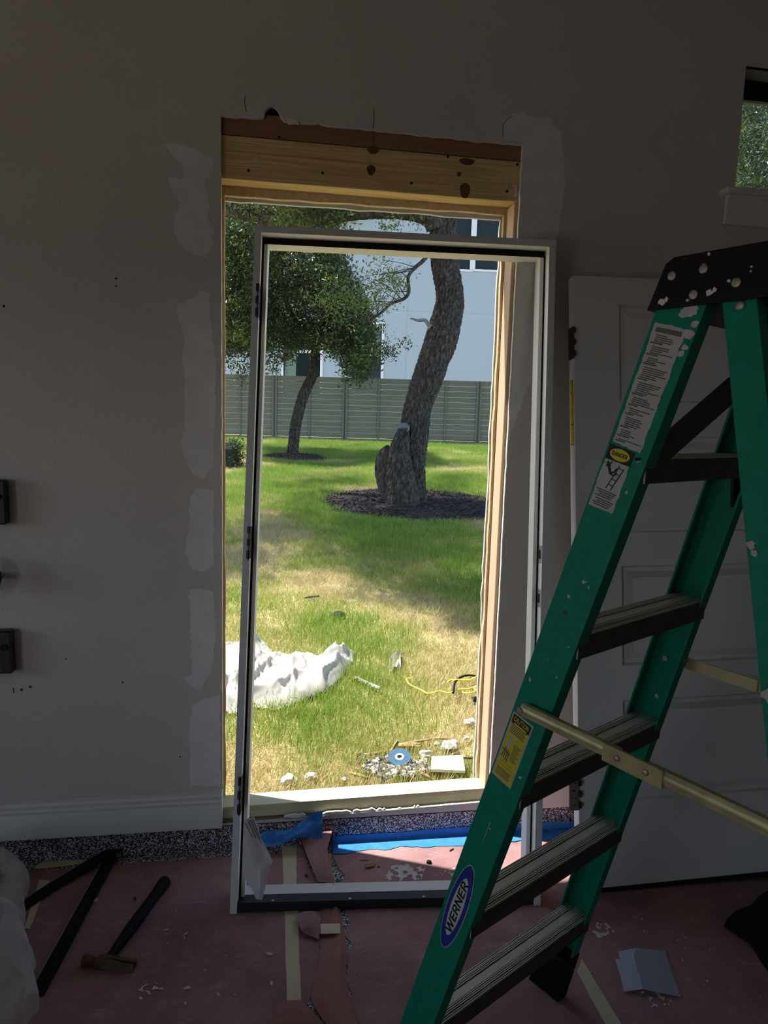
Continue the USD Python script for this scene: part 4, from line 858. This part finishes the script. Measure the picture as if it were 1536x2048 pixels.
def trunk_mesh(path, radii, rows, n, amp, seed, fv=13.0):
    C_ = spline(path, rows); t = np.linspace(0, 1, len(radii)); R = np.interp(np.linspace(0, 1, rows), t, radii)
    m = tube(C_, R, n, True); v = np.array(m.vertices); idx_ = np.repeat(np.arange(rows), n); c = C_[idx_]; d = v[:rows*n]-c; L_ = np.linalg.norm(d, axis=1, keepdims=True); d /= L_+1e-9
    th = np.tile(np.arange(n)/n*2*np.pi, rows); arc = np.concatenate([[0], np.cumsum(np.linalg.norm(np.diff(C_, axis=0), axis=1))])[idx_]
    q = np.c_[np.cos(th)*R[idx_]*52, np.sin(th)*R[idx_]*52, arc*fv]
    warp = meshkit.noise(np.c_[np.cos(th)*3, np.sin(th)*3, arc*6]+seed)*1.5
    q[:, 0] += warp; q[:, 2] += warp
    a_ = 1-np.abs(2*meshkit.noise(q, seed)-1); b_ = 1-np.abs(2*meshkit.noise(q*2.1, seed+3)-1)
    big_ = meshkit.fbm(np.c_[np.cos(th)*1.2, np.sin(th)*1.2, arc*1.3]+seed, 3)-.5
    disp = -amp*np.clip(a_-.55, 0, 1)*2.0-amp*.5*np.clip(b_-.6, 0, 1)*2+big_*R[idx_]*.14
    v[:rows*n] = v[:rows*n]+d*disp[:, None]; m.vertices = v; return m

# big oak --------------------------------------------------------------------------
t1 = float(np.dot(ong(812, 1008)-EYE, _f)); px2m = t1/F
oak = thing('oak_tree', 'large leaning oak with a burl and cut stub, in the middle of the lawn', 'tree', None)
TP = [(812, 1060, 54), (811, 1012, 45), (812, 960, 40), (819, 905, 34), (829, 857, 29.5), (836, 810, 28.5), (853, 764, 31), (869, 717, 31.5), (881, 686, 33.5), (893, 639, 32), (900, 595, 29.5), (892, 545, 28.5), (888, 510, 28), (886, 467, 28.5), (886, 430, 30), (888, 395, 30), (890, 330, 28), (880, 240, 24), (868, 120, 18)]
obj('trunk', trunk_mesh([at(x, y, t1) for x, y, _ in TP], [w_*px2m for *_, w_ in TP], 600, 170, .020, 3), mm['bark'], oak, smooth=True)
BP = [(814, 1045, 34), (803, 1000, 34), (788, 965, 34), (777, 935, 28), (775, 912, 20), (783, 897, 10)]
obj('burl', trunk_mesh([at(x, y, t1-.10) for x, y, _ in BP], [w_*px2m for *_, w_ in BP], 150, 110, .014, 8), mm['bark'], oak, smooth=True, label='bulging burl on the left of the trunk foot')
BP = [(808, 1040, 36), (803, 990, 33), (801, 955, 29), (798, 915, 23), (802, 885, 18), (806, 858, 12)]
obj('cut_stub', trunk_mesh([at(x, y, t1-.24) for x, y, _ in BP], [w_*px2m for *_, w_ in BP], 150, 100, .014, 9), mm['bark'], oak, smooth=True)
c = at(806, 857, t1-.24); obj('cut_face', tube([c, c+np.array([-.006, -.012, .012])], [.088, .082], 20), mm['cut_wood'], oak, label='grey healed face of a sawn-off branch')
LB = [(880, 455, 24, 0), (852, 424, 20, -.1), (810, 417, 17, -.2), (766, 416, 16, -.3), (697, 421, 16, -.3), (640, 432, 16, -.2), (590, 440, 14, 0), (560, 440, 14, .1), (529, 436, 13, .2), (484, 426, 12, .2), (442, 416, 11, .3), (380, 400, 9, .4)]
obj('branch', trunk_mesh([at(x, y, t1+d) for x, y, _, d in LB], [w_*1.25*px2m for _, _, w_, _ in LB], 170, 40, .012, 12), mm['bark'], oak, smooth=True, label='thick dark limb reaching left just under the header')
SB = [(862, 655, 4.5), (854, 645, 3.8), (848, 640, 3.6), (838, 641, 3), (829, 639, 2.2), (820, 637, 1.2)]
obj('branch', tube(spline([at(x, y, t1-.1) for x, y, _ in SB], 20), np.interp(np.linspace(0, 1, 20), np.linspace(0, 1, 6), [w_*px2m for *_, w_ in SB]), 8), mm['cut_wood'], oak, label='short dead grey branch stub')
TW = [(880, 470, 5), (850, 517, 4), (835, 531, 3.6), (817, 553, 3.2), (818, 580, 3.2), (807, 598, 3), (783, 607, 2.7), (765, 623, 2.5), (748, 635, 2.3), (731, 644, 2), (713, 637, 1.6), (689, 623, 1.1)]
tw = spline([at(x, y, t1-.35) for x, y, _ in TW], 70); obj('branch', tube(tw, np.interp(np.linspace(0, 1, 70), np.linspace(0, 1, len(TW)), [w_*px2m for *_, w_ in TW]), 8), mm['bark'], oak, label='thin crooked leafy branch hanging to the left')
pos = [in_px([(690, 560), (760, 545), (800, 560), (812, 595), (780, 612), (735, 640), (690, 620), (655, 600), (660, 570)], 34, t1-.75, t1+.1, 31), in_px([(755, 520), (835, 518), (830, 560), (800, 570), (760, 555)], 8, t1-.6, t1, 32),
       in_px([(762, 440), (795, 438), (800, 465), (762, 462)], 4, t1-.6, t1-.2, 33), in_px([(824, 424), (846, 424), (844, 446), (826, 444)], 2, t1-.5, t1-.2, 34), in_px([(735, 500), (770, 496), (770, 525), (735, 560)], 3, t1-.5, t1, 35), in_px([(640, 580), (700, 570), (700, 640), (650, 640)], 10, t1-.5, t1, 36)]
leaves(oak, np.vstack(pos), ['leaf_light'], .023, 34, .15, 3, 'foliage')
for k in range(26):      # twigs inside the hanging spray
    q = np.random.default_rng(300+k); a_ = tw[int(q.integers(14, 68))]; b_ = np.vstack(pos[:2])[int(q.integers(0, 40))]
    if np.linalg.norm(b_-a_) < .75: obj('twig', tube([a_, (a_+b_)/2+q.normal(0, .03, 3), b_], [.006, .004, .002], 5), mm['bark'], oak)
strip_ = np.vstack([in_px([(430, 380), (600, 380), (690, 385), (690, 428), (600, 445), (430, 410)], 150, t1-.9, t1+1.6, 41), in_px([(560, 395), (680, 400), (680, 445), (560, 470)], 50, t1-1.0, t1-.2, 43)])
leaves(oak, strip_, ['leaf_light', 'leaf', 'leaf'], .033, 34, .2, 4, 'foliage')
# crown overhead: what throws the dappled shade on the lawn
q = np.random.default_rng(77); n = 2600; A_ = q.normal(size=(n, 3)); A_ /= np.linalg.norm(A_, axis=1)[:, None]; rad_ = q.random((n, 1))**.45
cr = np.array([m1c[0]-1.7, m1c[1]-.6, 5.6])+A_*rad_*[3.6, 2.6, 1.5]
den = meshkit.fbm(cr*.9, 3, 4); cr = cr[den > .47]
d = cr-EYE; z_ = d@_f; qx = 768+F*(d@_r)/z_; qy = 1024-F*(d@_u)/z_; cr = cr[~((qx > 415) & (qx < 1035) & (qy > 340))]
leaves(oak, cr, ['leaf', 'leaf', 'leaf_light'], .03, 44, .24, 5, 'foliage')
sh_ = []
for cx_, cy_, wx_, wy_, n_ in ((660, 968, 75, 16, 60), (560, 1060, 95, 38, 110), (480, 1120, 50, 30, 50), (760, 1120, 150, 40, 150), (900, 1190, 80, 34, 90), (930, 1020, 60, 22, 60), (930, 965, 60, 12, 40), (920, 935, 60, 8, 30), (680, 905, 70, 10, 50), (560, 900, 60, 8, 40), (810, 1040, 90, 22, 60), (960, 1250, 30, 24, 24)):
    for _ in range(n_):
        g_ = ong(q.normal(cx_, wx_*.55), max(892, q.normal(cy_, wy_*.55))); h_ = 2.2+.42*float(np.linalg.norm(g_-EYE))*q.uniform(1.0, 1.25); sh_.append(g_-TRAVEL*((h_-g_[2])/-TRAVEL[2]))
sh_ = np.array(sh_); d = sh_-EYE; z_ = d@_f; qx = 768+F*(d@_r)/z_; qy = 1024-F*(d@_u)/z_; sh_ = sh_[~((qx > 415) & (qx < 1035) & (qy > 350))]
leaves(oak, sh_, ['leaf', 'leaf_light'], .036, 44, .22, 15, 'foliage')
for k, (bx_, by_, bz_) in enumerate(((-2.4, .3, 5.6), (-1.0, -1.6, 5.7), (1.2, .8, 6.0), (-3.6, -1.0, 5.4))):
    top = at(868, 120, t1); e = np.array([m1c[0]+bx_, m1c[1]+by_, bz_]); obj('branch', tube(spline([top, (top+e)/2+[0, 0, .25], e], 14), np.linspace(.10, .03, 14), 9), mm['bark'], oak)

# small oak ------------------------------------------------------------------------
t2 = float(np.dot(ong(587, 912)-EYE, _f)); k2 = t2/F
ok2 = thing('oak_tree', 'smaller oak with a thin crooked trunk and dense dark crown near the fence', 'tree', None)
TP = [(586, 925, 14), (585, 909, 12), (588, 880, 11.5), (591, 853, 11.5), (599, 817, 11.5), (611, 781, 11), (625, 752, 10.5), (630, 721, 9.5), (632, 685, 9), (636, 660, 8)]
obj('trunk', trunk_mesh([at(x, y, t2) for x, y, _ in TP], [w_*k2 for *_, w_ in TP], 230, 56, .016, 14), mm['bark'], ok2, smooth=True)
for path_ in ([(636, 664, 7), (610, 655, 6), (590, 640, 5.5), (572, 600, 5), (566, 560, 4), (556, 520, 3)], [(636, 664, 6), (660, 630, 5), (676, 590, 4), (684, 545, 2.5)], [(600, 650, 5), (550, 655, 4), (500, 668, 3.5), (440, 690, 3)], [(640, 668, 5), (690, 680, 3.5), (730, 690, 2.5)]):
    C_ = spline([at(x, y, t2-.2+.1*i) for i, (x, y, _) in enumerate(path_)], 26); obj('branch', tube(C_, np.interp(np.linspace(0, 1, 26), np.linspace(0, 1, len(path_)), [w_*k2 for *_, w_ in path_]), 8), mm['bark'], ok2)
crown = [(430, 430), (640, 430), (690, 500), (684, 545), (700, 590), (745, 650), (755, 715), (722, 722), (735, 752), (700, 755), (680, 715), (655, 700), (642, 690), (600, 690), (560, 730), (545, 745), (515, 735), (500, 690), (470, 700), (440, 690), (400, 690), (380, 500)]
pos = np.vstack([in_px(crown, 2000, t2-1.6, t2+1.2, 51), in_px([(640, 500), (690, 520), (760, 650), (740, 700), (660, 690), (640, 600)], 260, t2-1.2, t2+.4, 52)])
nb = meshkit.fbm(pos*1.5, 3, 9); pos = pos[nb > .40]
pos = np.vstack([pos, in_px([(445, 690), (462, 690), (466, 742), (450, 735)], 5, t2-1, t2-.6, 53), in_px([(482, 690), (500, 690), (498, 780), (485, 775)], 9, t2-1, t2-.6, 54), in_px([(690, 720), (735, 720), (720, 768), (695, 770)], 12, t2-.8, t2-.2, 55), in_px([(762, 690), (790, 692), (796, 705), (772, 718), (765, 740)], 5, t2-.6, t2-.2, 56), in_px([(795, 690), (818, 680), (815, 692), (800, 702)], 1, t2-.6, t2-.2, 57)])
leaves(ok2, pos, ['leaf', 'leaf', 'leaf_light'], .038, 40, .21, 6)
pos = in_px([(430, 430), (512, 440), (512, 560), (500, 680), (430, 670)], 420, t2-2.1, t2-1.2, 58); leaves(ok2, pos, ['leaf_light', 'leaf', 'leaf'], .036, 40, .2, 8)
# tree outside the small window
t3 = 9.0; ok3 = thing('oak_tree', 'leafy tree seen only through the small upper right window', 'tree', None)
b3 = np.array([6.9, 6.6, 0]); b3[2] = ground(*b3[:2])-.05
obj('trunk', trunk_mesh([b3, b3+[.1, .1, 1.5], b3+[.0, .2, 3.2], b3+[.3, .3, 5.0]], [.24, .19, .16, .08], 120, 40, .016, 19), mm['bark'], ok3, smooth=True)
pos = in_px([(1440, 180), (1640, 180), (1640, 420), (1440, 420)], 900, 8.2, 11.5, 61); pos = pos[meshkit.fbm(pos*2.2, 3, 2) > .47]; leaves(ok3, pos, ['leaf', 'leaf', 'leaf', 'leaf_light'], .03, 42, .2, 9)

# mulch rings ----------------------------------------------------------------------
for (c, rx, ry, lab, tr_, ne) in (((m1c[0]+.12, m1c[1]+.05), 1.27, 1.2, 'dark mulch ring round the foot of the large oak', 0, 2600), ((m2c[0], m2c[1]-.3), .78, .95, 'dark mulch ring round the foot of the small oak', 1, 900)):
    mb = thing('mulch_bed', lab, 'mulch', None); V = []; nr, na = 16, 60; q = np.random.default_rng(91+tr_)
    for i in range(nr):
        for j in range(na):
            k = i/(nr-1); t = j/na*6.2832; wv = 1+.05*math.sin(3*t+tr_)+.03*math.sin(7*t); x, y = c[0]+rx*k*wv*math.cos(t), c[1]+ry*k*wv*math.sin(t)
            V.append((x, y, ground(x, y)+.045*(1-k**3)-.012*k**6+.012*meshkit.noise(np.array([x*9, y*9, 0.]))))
    Fq = [[i*na+j, i*na+(j+1) % na, (i+1)*na+(j+1) % na, (i+1)*na+j] for i in range(nr-1) for j in range(na)]
    obj('bed', (np.array(V), np.array(Fq)), mm['mulch'], mb, smooth=True)
    n = ne; kk = np.sqrt(q.random(n))*1.02; tt = q.random(n)*6.2832; px_, py_ = c[0]+rx*kk*np.cos(tt), c[1]+ry*kk*np.sin(tt)
    hh = ground(px_, py_)+.045*(1-kk**3)+.008
    protos = [(chip([.035, .011, .005], 500+k), mm['mulch_chip']) for k in range(4)]
    e = q.normal(0, .25, (n, 2)); qu = yawq(q.random(n)*6.28); qu[:, 1] = e[:, 0]*.5; qu[:, 2] = e[:, 1]*.5; qu /= np.linalg.norm(qu, axis=1)[:, None]
    instancer('mulch_chips', mb, protos, np.c_[px_, py_, hh], q.integers(0, 4, n), qu, (.6+.9*q.random(n))[:, None]*np.ones(3), kind='stuff')

# hedge stub at the far left
hc = ong(462, 940); hd = thing('clipped_hedge', 'dark clipped hedge at the far left of the lawn in front of the fence', 'hedge', None)
hx1 = hc[0]+.14; q = np.random.default_rng(15); zt = float(at(462, 886, float(np.dot(hc-EYE, _f)))[2]); g0 = ground(0, hc[1]+.4)
obj('stems', rbx(hx1-1.5, hx1-.08, hc[1]+.1, hc[1]+.75, g0-.05, zt-.06, .05), mm['mulch'], hd)
hp = np.c_[q.uniform(hx1-1.6, hx1, 420), q.uniform(hc[1], hc[1]+.85, 420), q.uniform(g0, zt, 420)]; leaves(hd, hp, ['hedge_leaf'], .02, 40, .10, 11)

# fence ----------------------------------------------------------------------------
T_F = 18.5; FP = at(690, 755, T_F); fe1 = at(980, 765, T_F)-at(447, 748, T_F); fe1[2] = 0; fe1 /= np.linalg.norm(fe1); fn = np.cross([0, 0, 1.0], fe1); fn = -fn if np.dot(fn, _f) > 0 else fn
def fx(px): P = onplane(px, 800, FP, fn); return float(np.dot(P-FP, fe1))
ztop = float(FP[2]); zbot = ztop-1.93
fen = thing('board_fence', 'grey green horizontal board fence across the back of the yard', 'fence', None)
fback = -fn
def fbox(u0, u1, d0, d1, z0, z1): m = bx(u0, u1, d0, d1, z0, z1); v = m.vertices; m.vertices = np.c_[FP[0]+v[:, 0]*fe1[0]+v[:, 1]*fback[0], FP[1]+v[:, 0]*fe1[1]+v[:, 1]*fback[1], v[:, 2]]; return m
posts = [fx(p_) for p_ in (135, 275, 412, 549, 690, 825, 958, 1095, 1230, 1365, 1500)]; q = random.Random(4)
nbd = 13; bh = (ztop-zbot)/nbd
for i, (a, b) in enumerate(zip(posts, posts[1:])):
    for k in range(nbd):
        gp = .004+.007*q.random(); o = .004*q.random(); vis = True
        if vis: obj('board', fbox(a+.035, b-.035, o, o+.022, zbot+k*bh+gp*.5*(k > 0), zbot+(k+1)*bh-gp*.5*(k < nbd-1)), mm['fence_board'], fen)
    mid_ = (a+b)/2; obj('batten', fbox(mid_-.022, mid_+.022, -.022, 0, zbot, ztop), mm['fence_post'], fen)
    for s_ in (a+.045, b-.045): obj('batten', fbox(s_-.025, s_+.025, -.022, -.0005, zbot, ztop), mm['fence_post'], fen)
for i, a in enumerate(posts): obj('post', fbox(a-.032, a+.032, -.02, .06, zbot-.1, ztop-.0), mm['fence_steel'], fen, label='dark steel fence post' if i == 0 else None)

# neighbouring house ---------------------------------------------------------------
HY = .085; he1 = np.array([math.cos(HY), -math.sin(HY), 0]); hn = np.array([-math.sin(HY), -math.cos(HY), 0]); HP = at(760, 600, 27.0)
def hl(px, py): P = onplane(px, py, HP, hn); return float(np.dot(P-HP, he1)), float(P[2])
zg = 0.95; r1, r2 = hl(675, 452), hl(712, 435); sl = (r2[1]-r1[1])/(r2[0]-r1[0]); xr = 9.0; xl = hl(330, 600)[0]
rz = lambda x: r1[1]+sl*(x-r1[0]); xp = 5.2; fac = Polygon([(xl, zg-.3), (xr+8, zg-.3), (xr+8, rz(xp)-sl*(xr+8-xp)), (xp, rz(xp)), (xl, rz(xl))])
hs = thing('house', 'pale blue grey stucco house behind the fence with white framed windows', 'house', None)
WN = [((565, 640), (642, 790), 706), ((703, 645), (763, 790), 709), ((993, 643), (1062, 742), None), ((876, 405), (942, 541), None), ((953, 405), (1020, 543), None)]
holes = []
for a, b, _ in WN:
    (x0, z1), (x1, z0) = hl(*a), hl(*b); holes.append((x0, x1, z0, z1))
wallp = fac.difference(unary_union([sbox(x0, z0, x1, z1) for x0, x1, z0, z1 in holes]))
def hb(m): v = m.vertices; m.vertices = np.c_[HP[0]+v[:, 0]*he1[0]-v[:, 1]*hn[0], HP[1]+v[:, 0]*he1[1]-v[:, 1]*hn[1], v[:, 2]]; return m
obj('wall', hb(extr(wallp, .25, e1=(1, 0, 0), e2=(0, 0, 1), O=(0, .25, 0))), mm['stucco'], hs)
obj('back_wall', hb(bx(xl, xr+8, 5.0, 5.2, zg, rz(xl)+2)), mm['stucco'], hs)
ov = .12; th_ = .2
for (xa, xb) in ((xl-.4, xp), (xr+8.4, xp)):
    za, zb = (rz(xa) if xa < xp else rz(xp)-sl*(xa-xp)), rz(xp)
    obj('roof_edge', hb(hull([(x, y, z+h) for (x, z) in ((xa, za), (xb, zb)) for y in (-.35, 6) for h in (.0, th_)])), mm['trim_paint'], hs)
for (a, b) in (((740, 618.5), (1040, 630.6)),):
    (x0, z0), (x1, z1) = hl(*a), hl(*b); obj('joint', hb(bx(x0-1.2, x1+1, -.004, .01, (z0+z1)/2-.012, (z0+z1)/2+.012)), mm['joint_line'], hs)
xj = hl(815, 620)[0]; obj('joint', hb(bx(xj-.010, xj+.010, -.004, .01, zg, rz(xj))), mm['joint_line'], hs)
for (x0, x1, z0, z1), (_, _, rail_) in zip(holes, WN):
    fwd = .055
    f_ = [bx(x0-.05, x1+.05, -.03, .10, z1-fwd*.5, z1+.05), bx(x0-.05, x1+.05, -.03, .10, z0-.05, z0+fwd*.5), bx(x0-.05, x0+fwd, -.03, .10, z0, z1), bx(x1-fwd, x1+.05, -.03, .10, z0, z1)]
    if rail_: zr = hl(700, rail_)[1]; f_.append(bx(x0, x1, -.02, .10, zr-.06, zr+.06))
    wf = obj('window_frame', hb(join(f_)), mm['frame_white'], hs)
    obj('pane', hb(bx(x0, x1, .05, .06, z0, z1)), mm['house_pane'], wf)
    if rail_: obj('curtain', hb(bx(x0+.1, x0+.55 if rail_ == 706 else x1-.1, .042, .049, zr+.07 if rail_ != 706 else z0, z1 if rail_ != 706 else zr-.06)), mm['curtain'], wf, label='green grey curtain behind the pane')

# things lying on the grass ----------------------------------------------------------
dc = thing('drop_cloth', 'white canvas drop cloth crumpled on the grass at the left of the opening', 'cloth', None)
OUTC = CLOTH
P = np.array([ong(*q)[:2] for q in OUTC]); pg = Polygon(P).buffer(.0); x0, y0, x1, y1 = pg.bounds; st_ = .0085; nx, ny = int((x1-x0)/st_), int((y1-y0)/st_)
X, Y = np.meshgrid(np.linspace(x0, x1, nx), np.linspace(y0, y1, ny), indexing='ij'); pts = shapely.points(X.ravel(), Y.ravel()); inside = shapely.contains(pg, pts); dist = shapely.distance(pg.exterior, pts)
q3 = np.c_[X.ravel()*5, Y.ravel()*5, 0*X.ravel()]; wq = q3+1.2*np.c_[meshkit.noise(q3*1.2), meshkit.noise(q3*1.2+9), 0*q3[:, 0]]
rd = lambda a, s_: 1-np.abs(2*meshkit.noise(a, s_)-1)
edg = np.clip((X.ravel()-(x1-.42))/.42, 0, 1)
hgt = .014+.03*rd(wq*.7, 2)**3+.075*rd(wq*[.5, 1.5, 1], 5)**6+.045*rd(wq*[2.0, .9, 1], 8)**5+.022*rd(wq*2.6, 11)**4+.004*rd(wq*6, 13)**2+edg*(.03+.07*rd(wq*[1.6, 1.1, 1], 21)**3)
hgt *= .62*np.clip(dist/.07, 0, 1)**.7; Z = ground(X.ravel(), Y.ravel())+.012+hgt
idm = -np.ones(nx*ny, int); idm[inside] = np.arange(inside.sum()); Fq = []
I = np.arange(nx*ny).reshape(nx, ny); qa = np.stack([I[:-1, :-1], I[1:, :-1], I[1:, 1:], I[:-1, 1:]], -1).reshape(-1, 4); qa = qa[inside[qa].all(1)]
obj('canvas', (np.c_[X.ravel(), Y.ravel(), Z][inside], idm[qa]), mm['canvas'], dc, smooth=True)
rg = thing('rag', 'small white cloth scrap lying on the grass right of the drop cloth', 'rag', None)
A_ = [((798, 1303), (800, 1304)), ((787, 1312), (801, 1314)), ((780, 1322), (801, 1324)), ((778, 1332), (802, 1334)), ((780, 1339), (797, 1338))]; V = []
for i, (a, b) in enumerate(A_):
    for k in range(5): P = ong(a[0]+(b[0]-a[0])*k/4, a[1]+(b[1]-a[1])*k/4, .03); V.append(P+[0, 0, .035*math.sin(k*1.6+i)*.6])
obj('cloth', sheet(np.array(V), 5, 5, .002), mm['canvas'], rg, smooth=50)
def gtube(name, label, cat, px, rad, m, lift=.02, n=60, part='length', wob=0):
    t = thing(name, label, cat, None); C_ = spline([ong(*q, lift)+[0, 0, rad] for q in px], n)
    C_[:, 2] = np.maximum(C_[:, 2], ground(C_[:, 0], C_[:, 1])+rad); obj(part, tube(C_, rad, 8), mm[m], t, smooth=True); return t
gtube('lath', 'thin white lath lying on the grass below the rag', 'lath', [(709, 1359), (725, 1366), (745, 1375), (760, 1381)], .011, 'plaster', .02, 12)
cd = gtube('extension_cord', 'yellow extension cord snaking over the grass to the right stud', 'cord', [(822, 1359), (813, 1361), (820, 1371), (832, 1377), (848, 1385), (860, 1389), (880, 1384), (898, 1388), (915, 1381), (932, 1380), (950, 1375), (975, 1368)], .0046, 'cord_yellow', .035)
for k, lp in enumerate(([(894, 1368), (910, 1362), (930, 1364), (945, 1358), (972, 1362)], [(926, 1390), (935, 1393), (950, 1388), (948, 1380), (965, 1384), (980, 1380)], [(905, 1374), (920, 1370), (940, 1370), (955, 1362), (975, 1356)])):
    C_ = spline([ong(*q, .04)+[0, 0, .006+.012*k] for q in lp], 40); obj('loop', tube(C_, .0046, 8), mm['cord_yellow'], cd, smooth=True)
cb_ = gtube('black_cable', 'coil of black cable arching over the yellow cord beside the stud', 'cable', [(906, 1388), (908, 1376), (913, 1363), (928, 1354), (945, 1353), (962, 1357), (980, 1364)], .006, 'black_rubber', .06)
obj('plug', moved(chip([.028, .016, .018], 31), ong(953, 1398, .03)), mm['black_rubber'], cb_)
for q, lb_, sz, m, nm in (((624, 1194), 'short dark stick on the grass behind the drop cloth', [.055, .008, .008], 'dark_debris', 'stick'), ((677, 1230), 'dark wood scrap on the grass left of centre', [.05, .02, .025], 'dark_debris', 'stick'),
        ((751, 1508), 'brown twig left of the blue disc', [.05, .006, .006], 'wood_debris', 'stick'), ((717, 1551), 'brown twig on the ground left of the grey rubble', [.05, .007, .007], 'wood_debris', 'stick'), ((840, 1482), 'long splinter among the dry grass above the blue disc', [.09, .007, .007], 'wood_debris', 'stick'),
        ((934, 1517), 'thin dark twig right of the white tile', [.05, .004, .004], 'dark_debris', 'stick'), ((818, 1490), 'orange brown bark strip above the blue disc', [.06, .018, .01], 'wood_debris', 'stick'), ((880, 1478), 'grey brown splinter left of the right stud', [.06, .006, .006], 'wood_debris', 'stick'), ((846, 1548), 'orange splinter left of the white tile', [.04, .006, .005], 'wood_debris', 'stick')):
    P = ong(*q, .03); mh = chip(sz, int(q[0])); a = (q[0]*37 % 100)/100*1.2-.8; mh.apply_transform(trimesh.transformations.rotation_matrix(a, [0, 0, 1])); mh.apply_transform(trimesh.transformations.rotation_matrix(.15, [1, 0, 0])); P[2] = ground(*P[:2])+.03; tag(obj(nm, moved(mh, P), mm[m]), lb_, 'wood scrap')
ds = thing('sanding_disc', 'blue disc with a pale hole in the middle lying on the rubble', 'disc', None); c = ong(799, 1514, .05); nrm = np.array([-.10, -.30, 1.0]); nrm /= np.linalg.norm(nrm); e1 = np.cross(nrm, [0, 1, 0]); e1 /= np.linalg.norm(e1); e2 = np.cross(nrm, e1)
obj('disc', extr(Point(0, 0).buffer(.050, 24).difference(Point(0, 0).buffer(.010)), .002, e1=e1, e2=-e2*-1 if False else e2, O=c), mm['disc_blue'], ds)
obj('hub_ring', extr(Point(0, 0).buffer(.020, 20).difference(Point(0, 0).buffer(.011)), .0036, e1=e1, e2=e2, O=c-nrm*0.0008), mm['tile_white'], ds, label='pale ring round the hole')
P = ong(785, 1503, .03); wv = thing('wood_wedge', 'small wedge of wood sticking up beside the blue disc', 'wood scrap', None); obj('wedge', hull([P+np.array(k) for k in ((-.02, 0, -.02), (.0, 0, -.02), (-.02, .02, -.02), (.0, .02, -.02), (.02, 0, .05), (.03, 0, .045), (.02, .015, .05), (.03, .015, .045))]), mm['wood_debris'], wv)
tl = thing('tile', 'white rectangular tile lying on the ground behind the sill', 'tile', None); C4 = [ong(*q, .035) for q in ((861, 1547), (930, 1550), (925, 1519), (863, 1522))]; ctr = sum(C4)/4; C4 = [p_-[0, 0, p_[2]-ground(*p_[:2])-.055] for p_ in C4]
obj('tile', hull([p_+[0, 0, h] for p_ in C4 for h in (-.012, 0)]), mm['tile_white'], tl)
RB_ = [(851, 1513, .032), (898, 1497, .040), (940, 1447, .030), (577, 1564, .034), (622, 1555, .026), (907, 1488, .022), (888, 1500, .02), (768, 1540, .016), (752, 1544, .015), (815, 1540, .02), (826, 1550, .022), (790, 1548, .02), (808, 1553, .018), (776, 1553, .016), (742, 1534, .014), (934, 1478, .016), (873, 1490, .014), (842, 1536, .014), (955, 1495, .016), (690, 1560, .014)]
RL = {0: 'white drywall chunk between the blue disc and the white tile', 1: 'largest white drywall chunk, above the white tile', 2: 'white chunk in the grass beside the right stud, below the yellow cord', 3: 'white chunk at the left behind the sill, the bigger of two', 4: 'white chunk behind the sill just right of the left chunk'}
for i, (px, py, s_) in enumerate(RB_):
    P = ong(px, py, .02); P[2] = ground(*P[:2])+.02+s_*.3; tag(obj('rubble_chunk', moved(chip([s_, s_*.75, s_*.55], 700+i), P), mm['plaster']), RL.get(i, 'smaller broken white drywall chunk among the rubble behind the sill'), 'rubble', None if i in RL else 'small drywall chunks outside the opening')
q = np.random.default_rng(8); pos = []
for _ in range(420):
    px, py = q.normal(795, 32), q.normal(1540, 9)
    if py < 1562: P = ong(px, py, .015); P[2] = ground(*P[:2])+.02+.015*q.random(); pos.append(P)
tag(instancer('rubble_crumbs', None, [(chip([.011, .008, .006], 60+k), mm[('plaster', 'concrete', 'cut_wood')[k]]) for k in range(3)], pos, q.integers(0, 3, len(pos)), randq(len(pos), q), (.5+.9*q.random(len(pos)))[:, None]*np.ones(3)), 'grey and white crumbs of rubble heaped outside the sill', 'rubble', None, 'stuff')
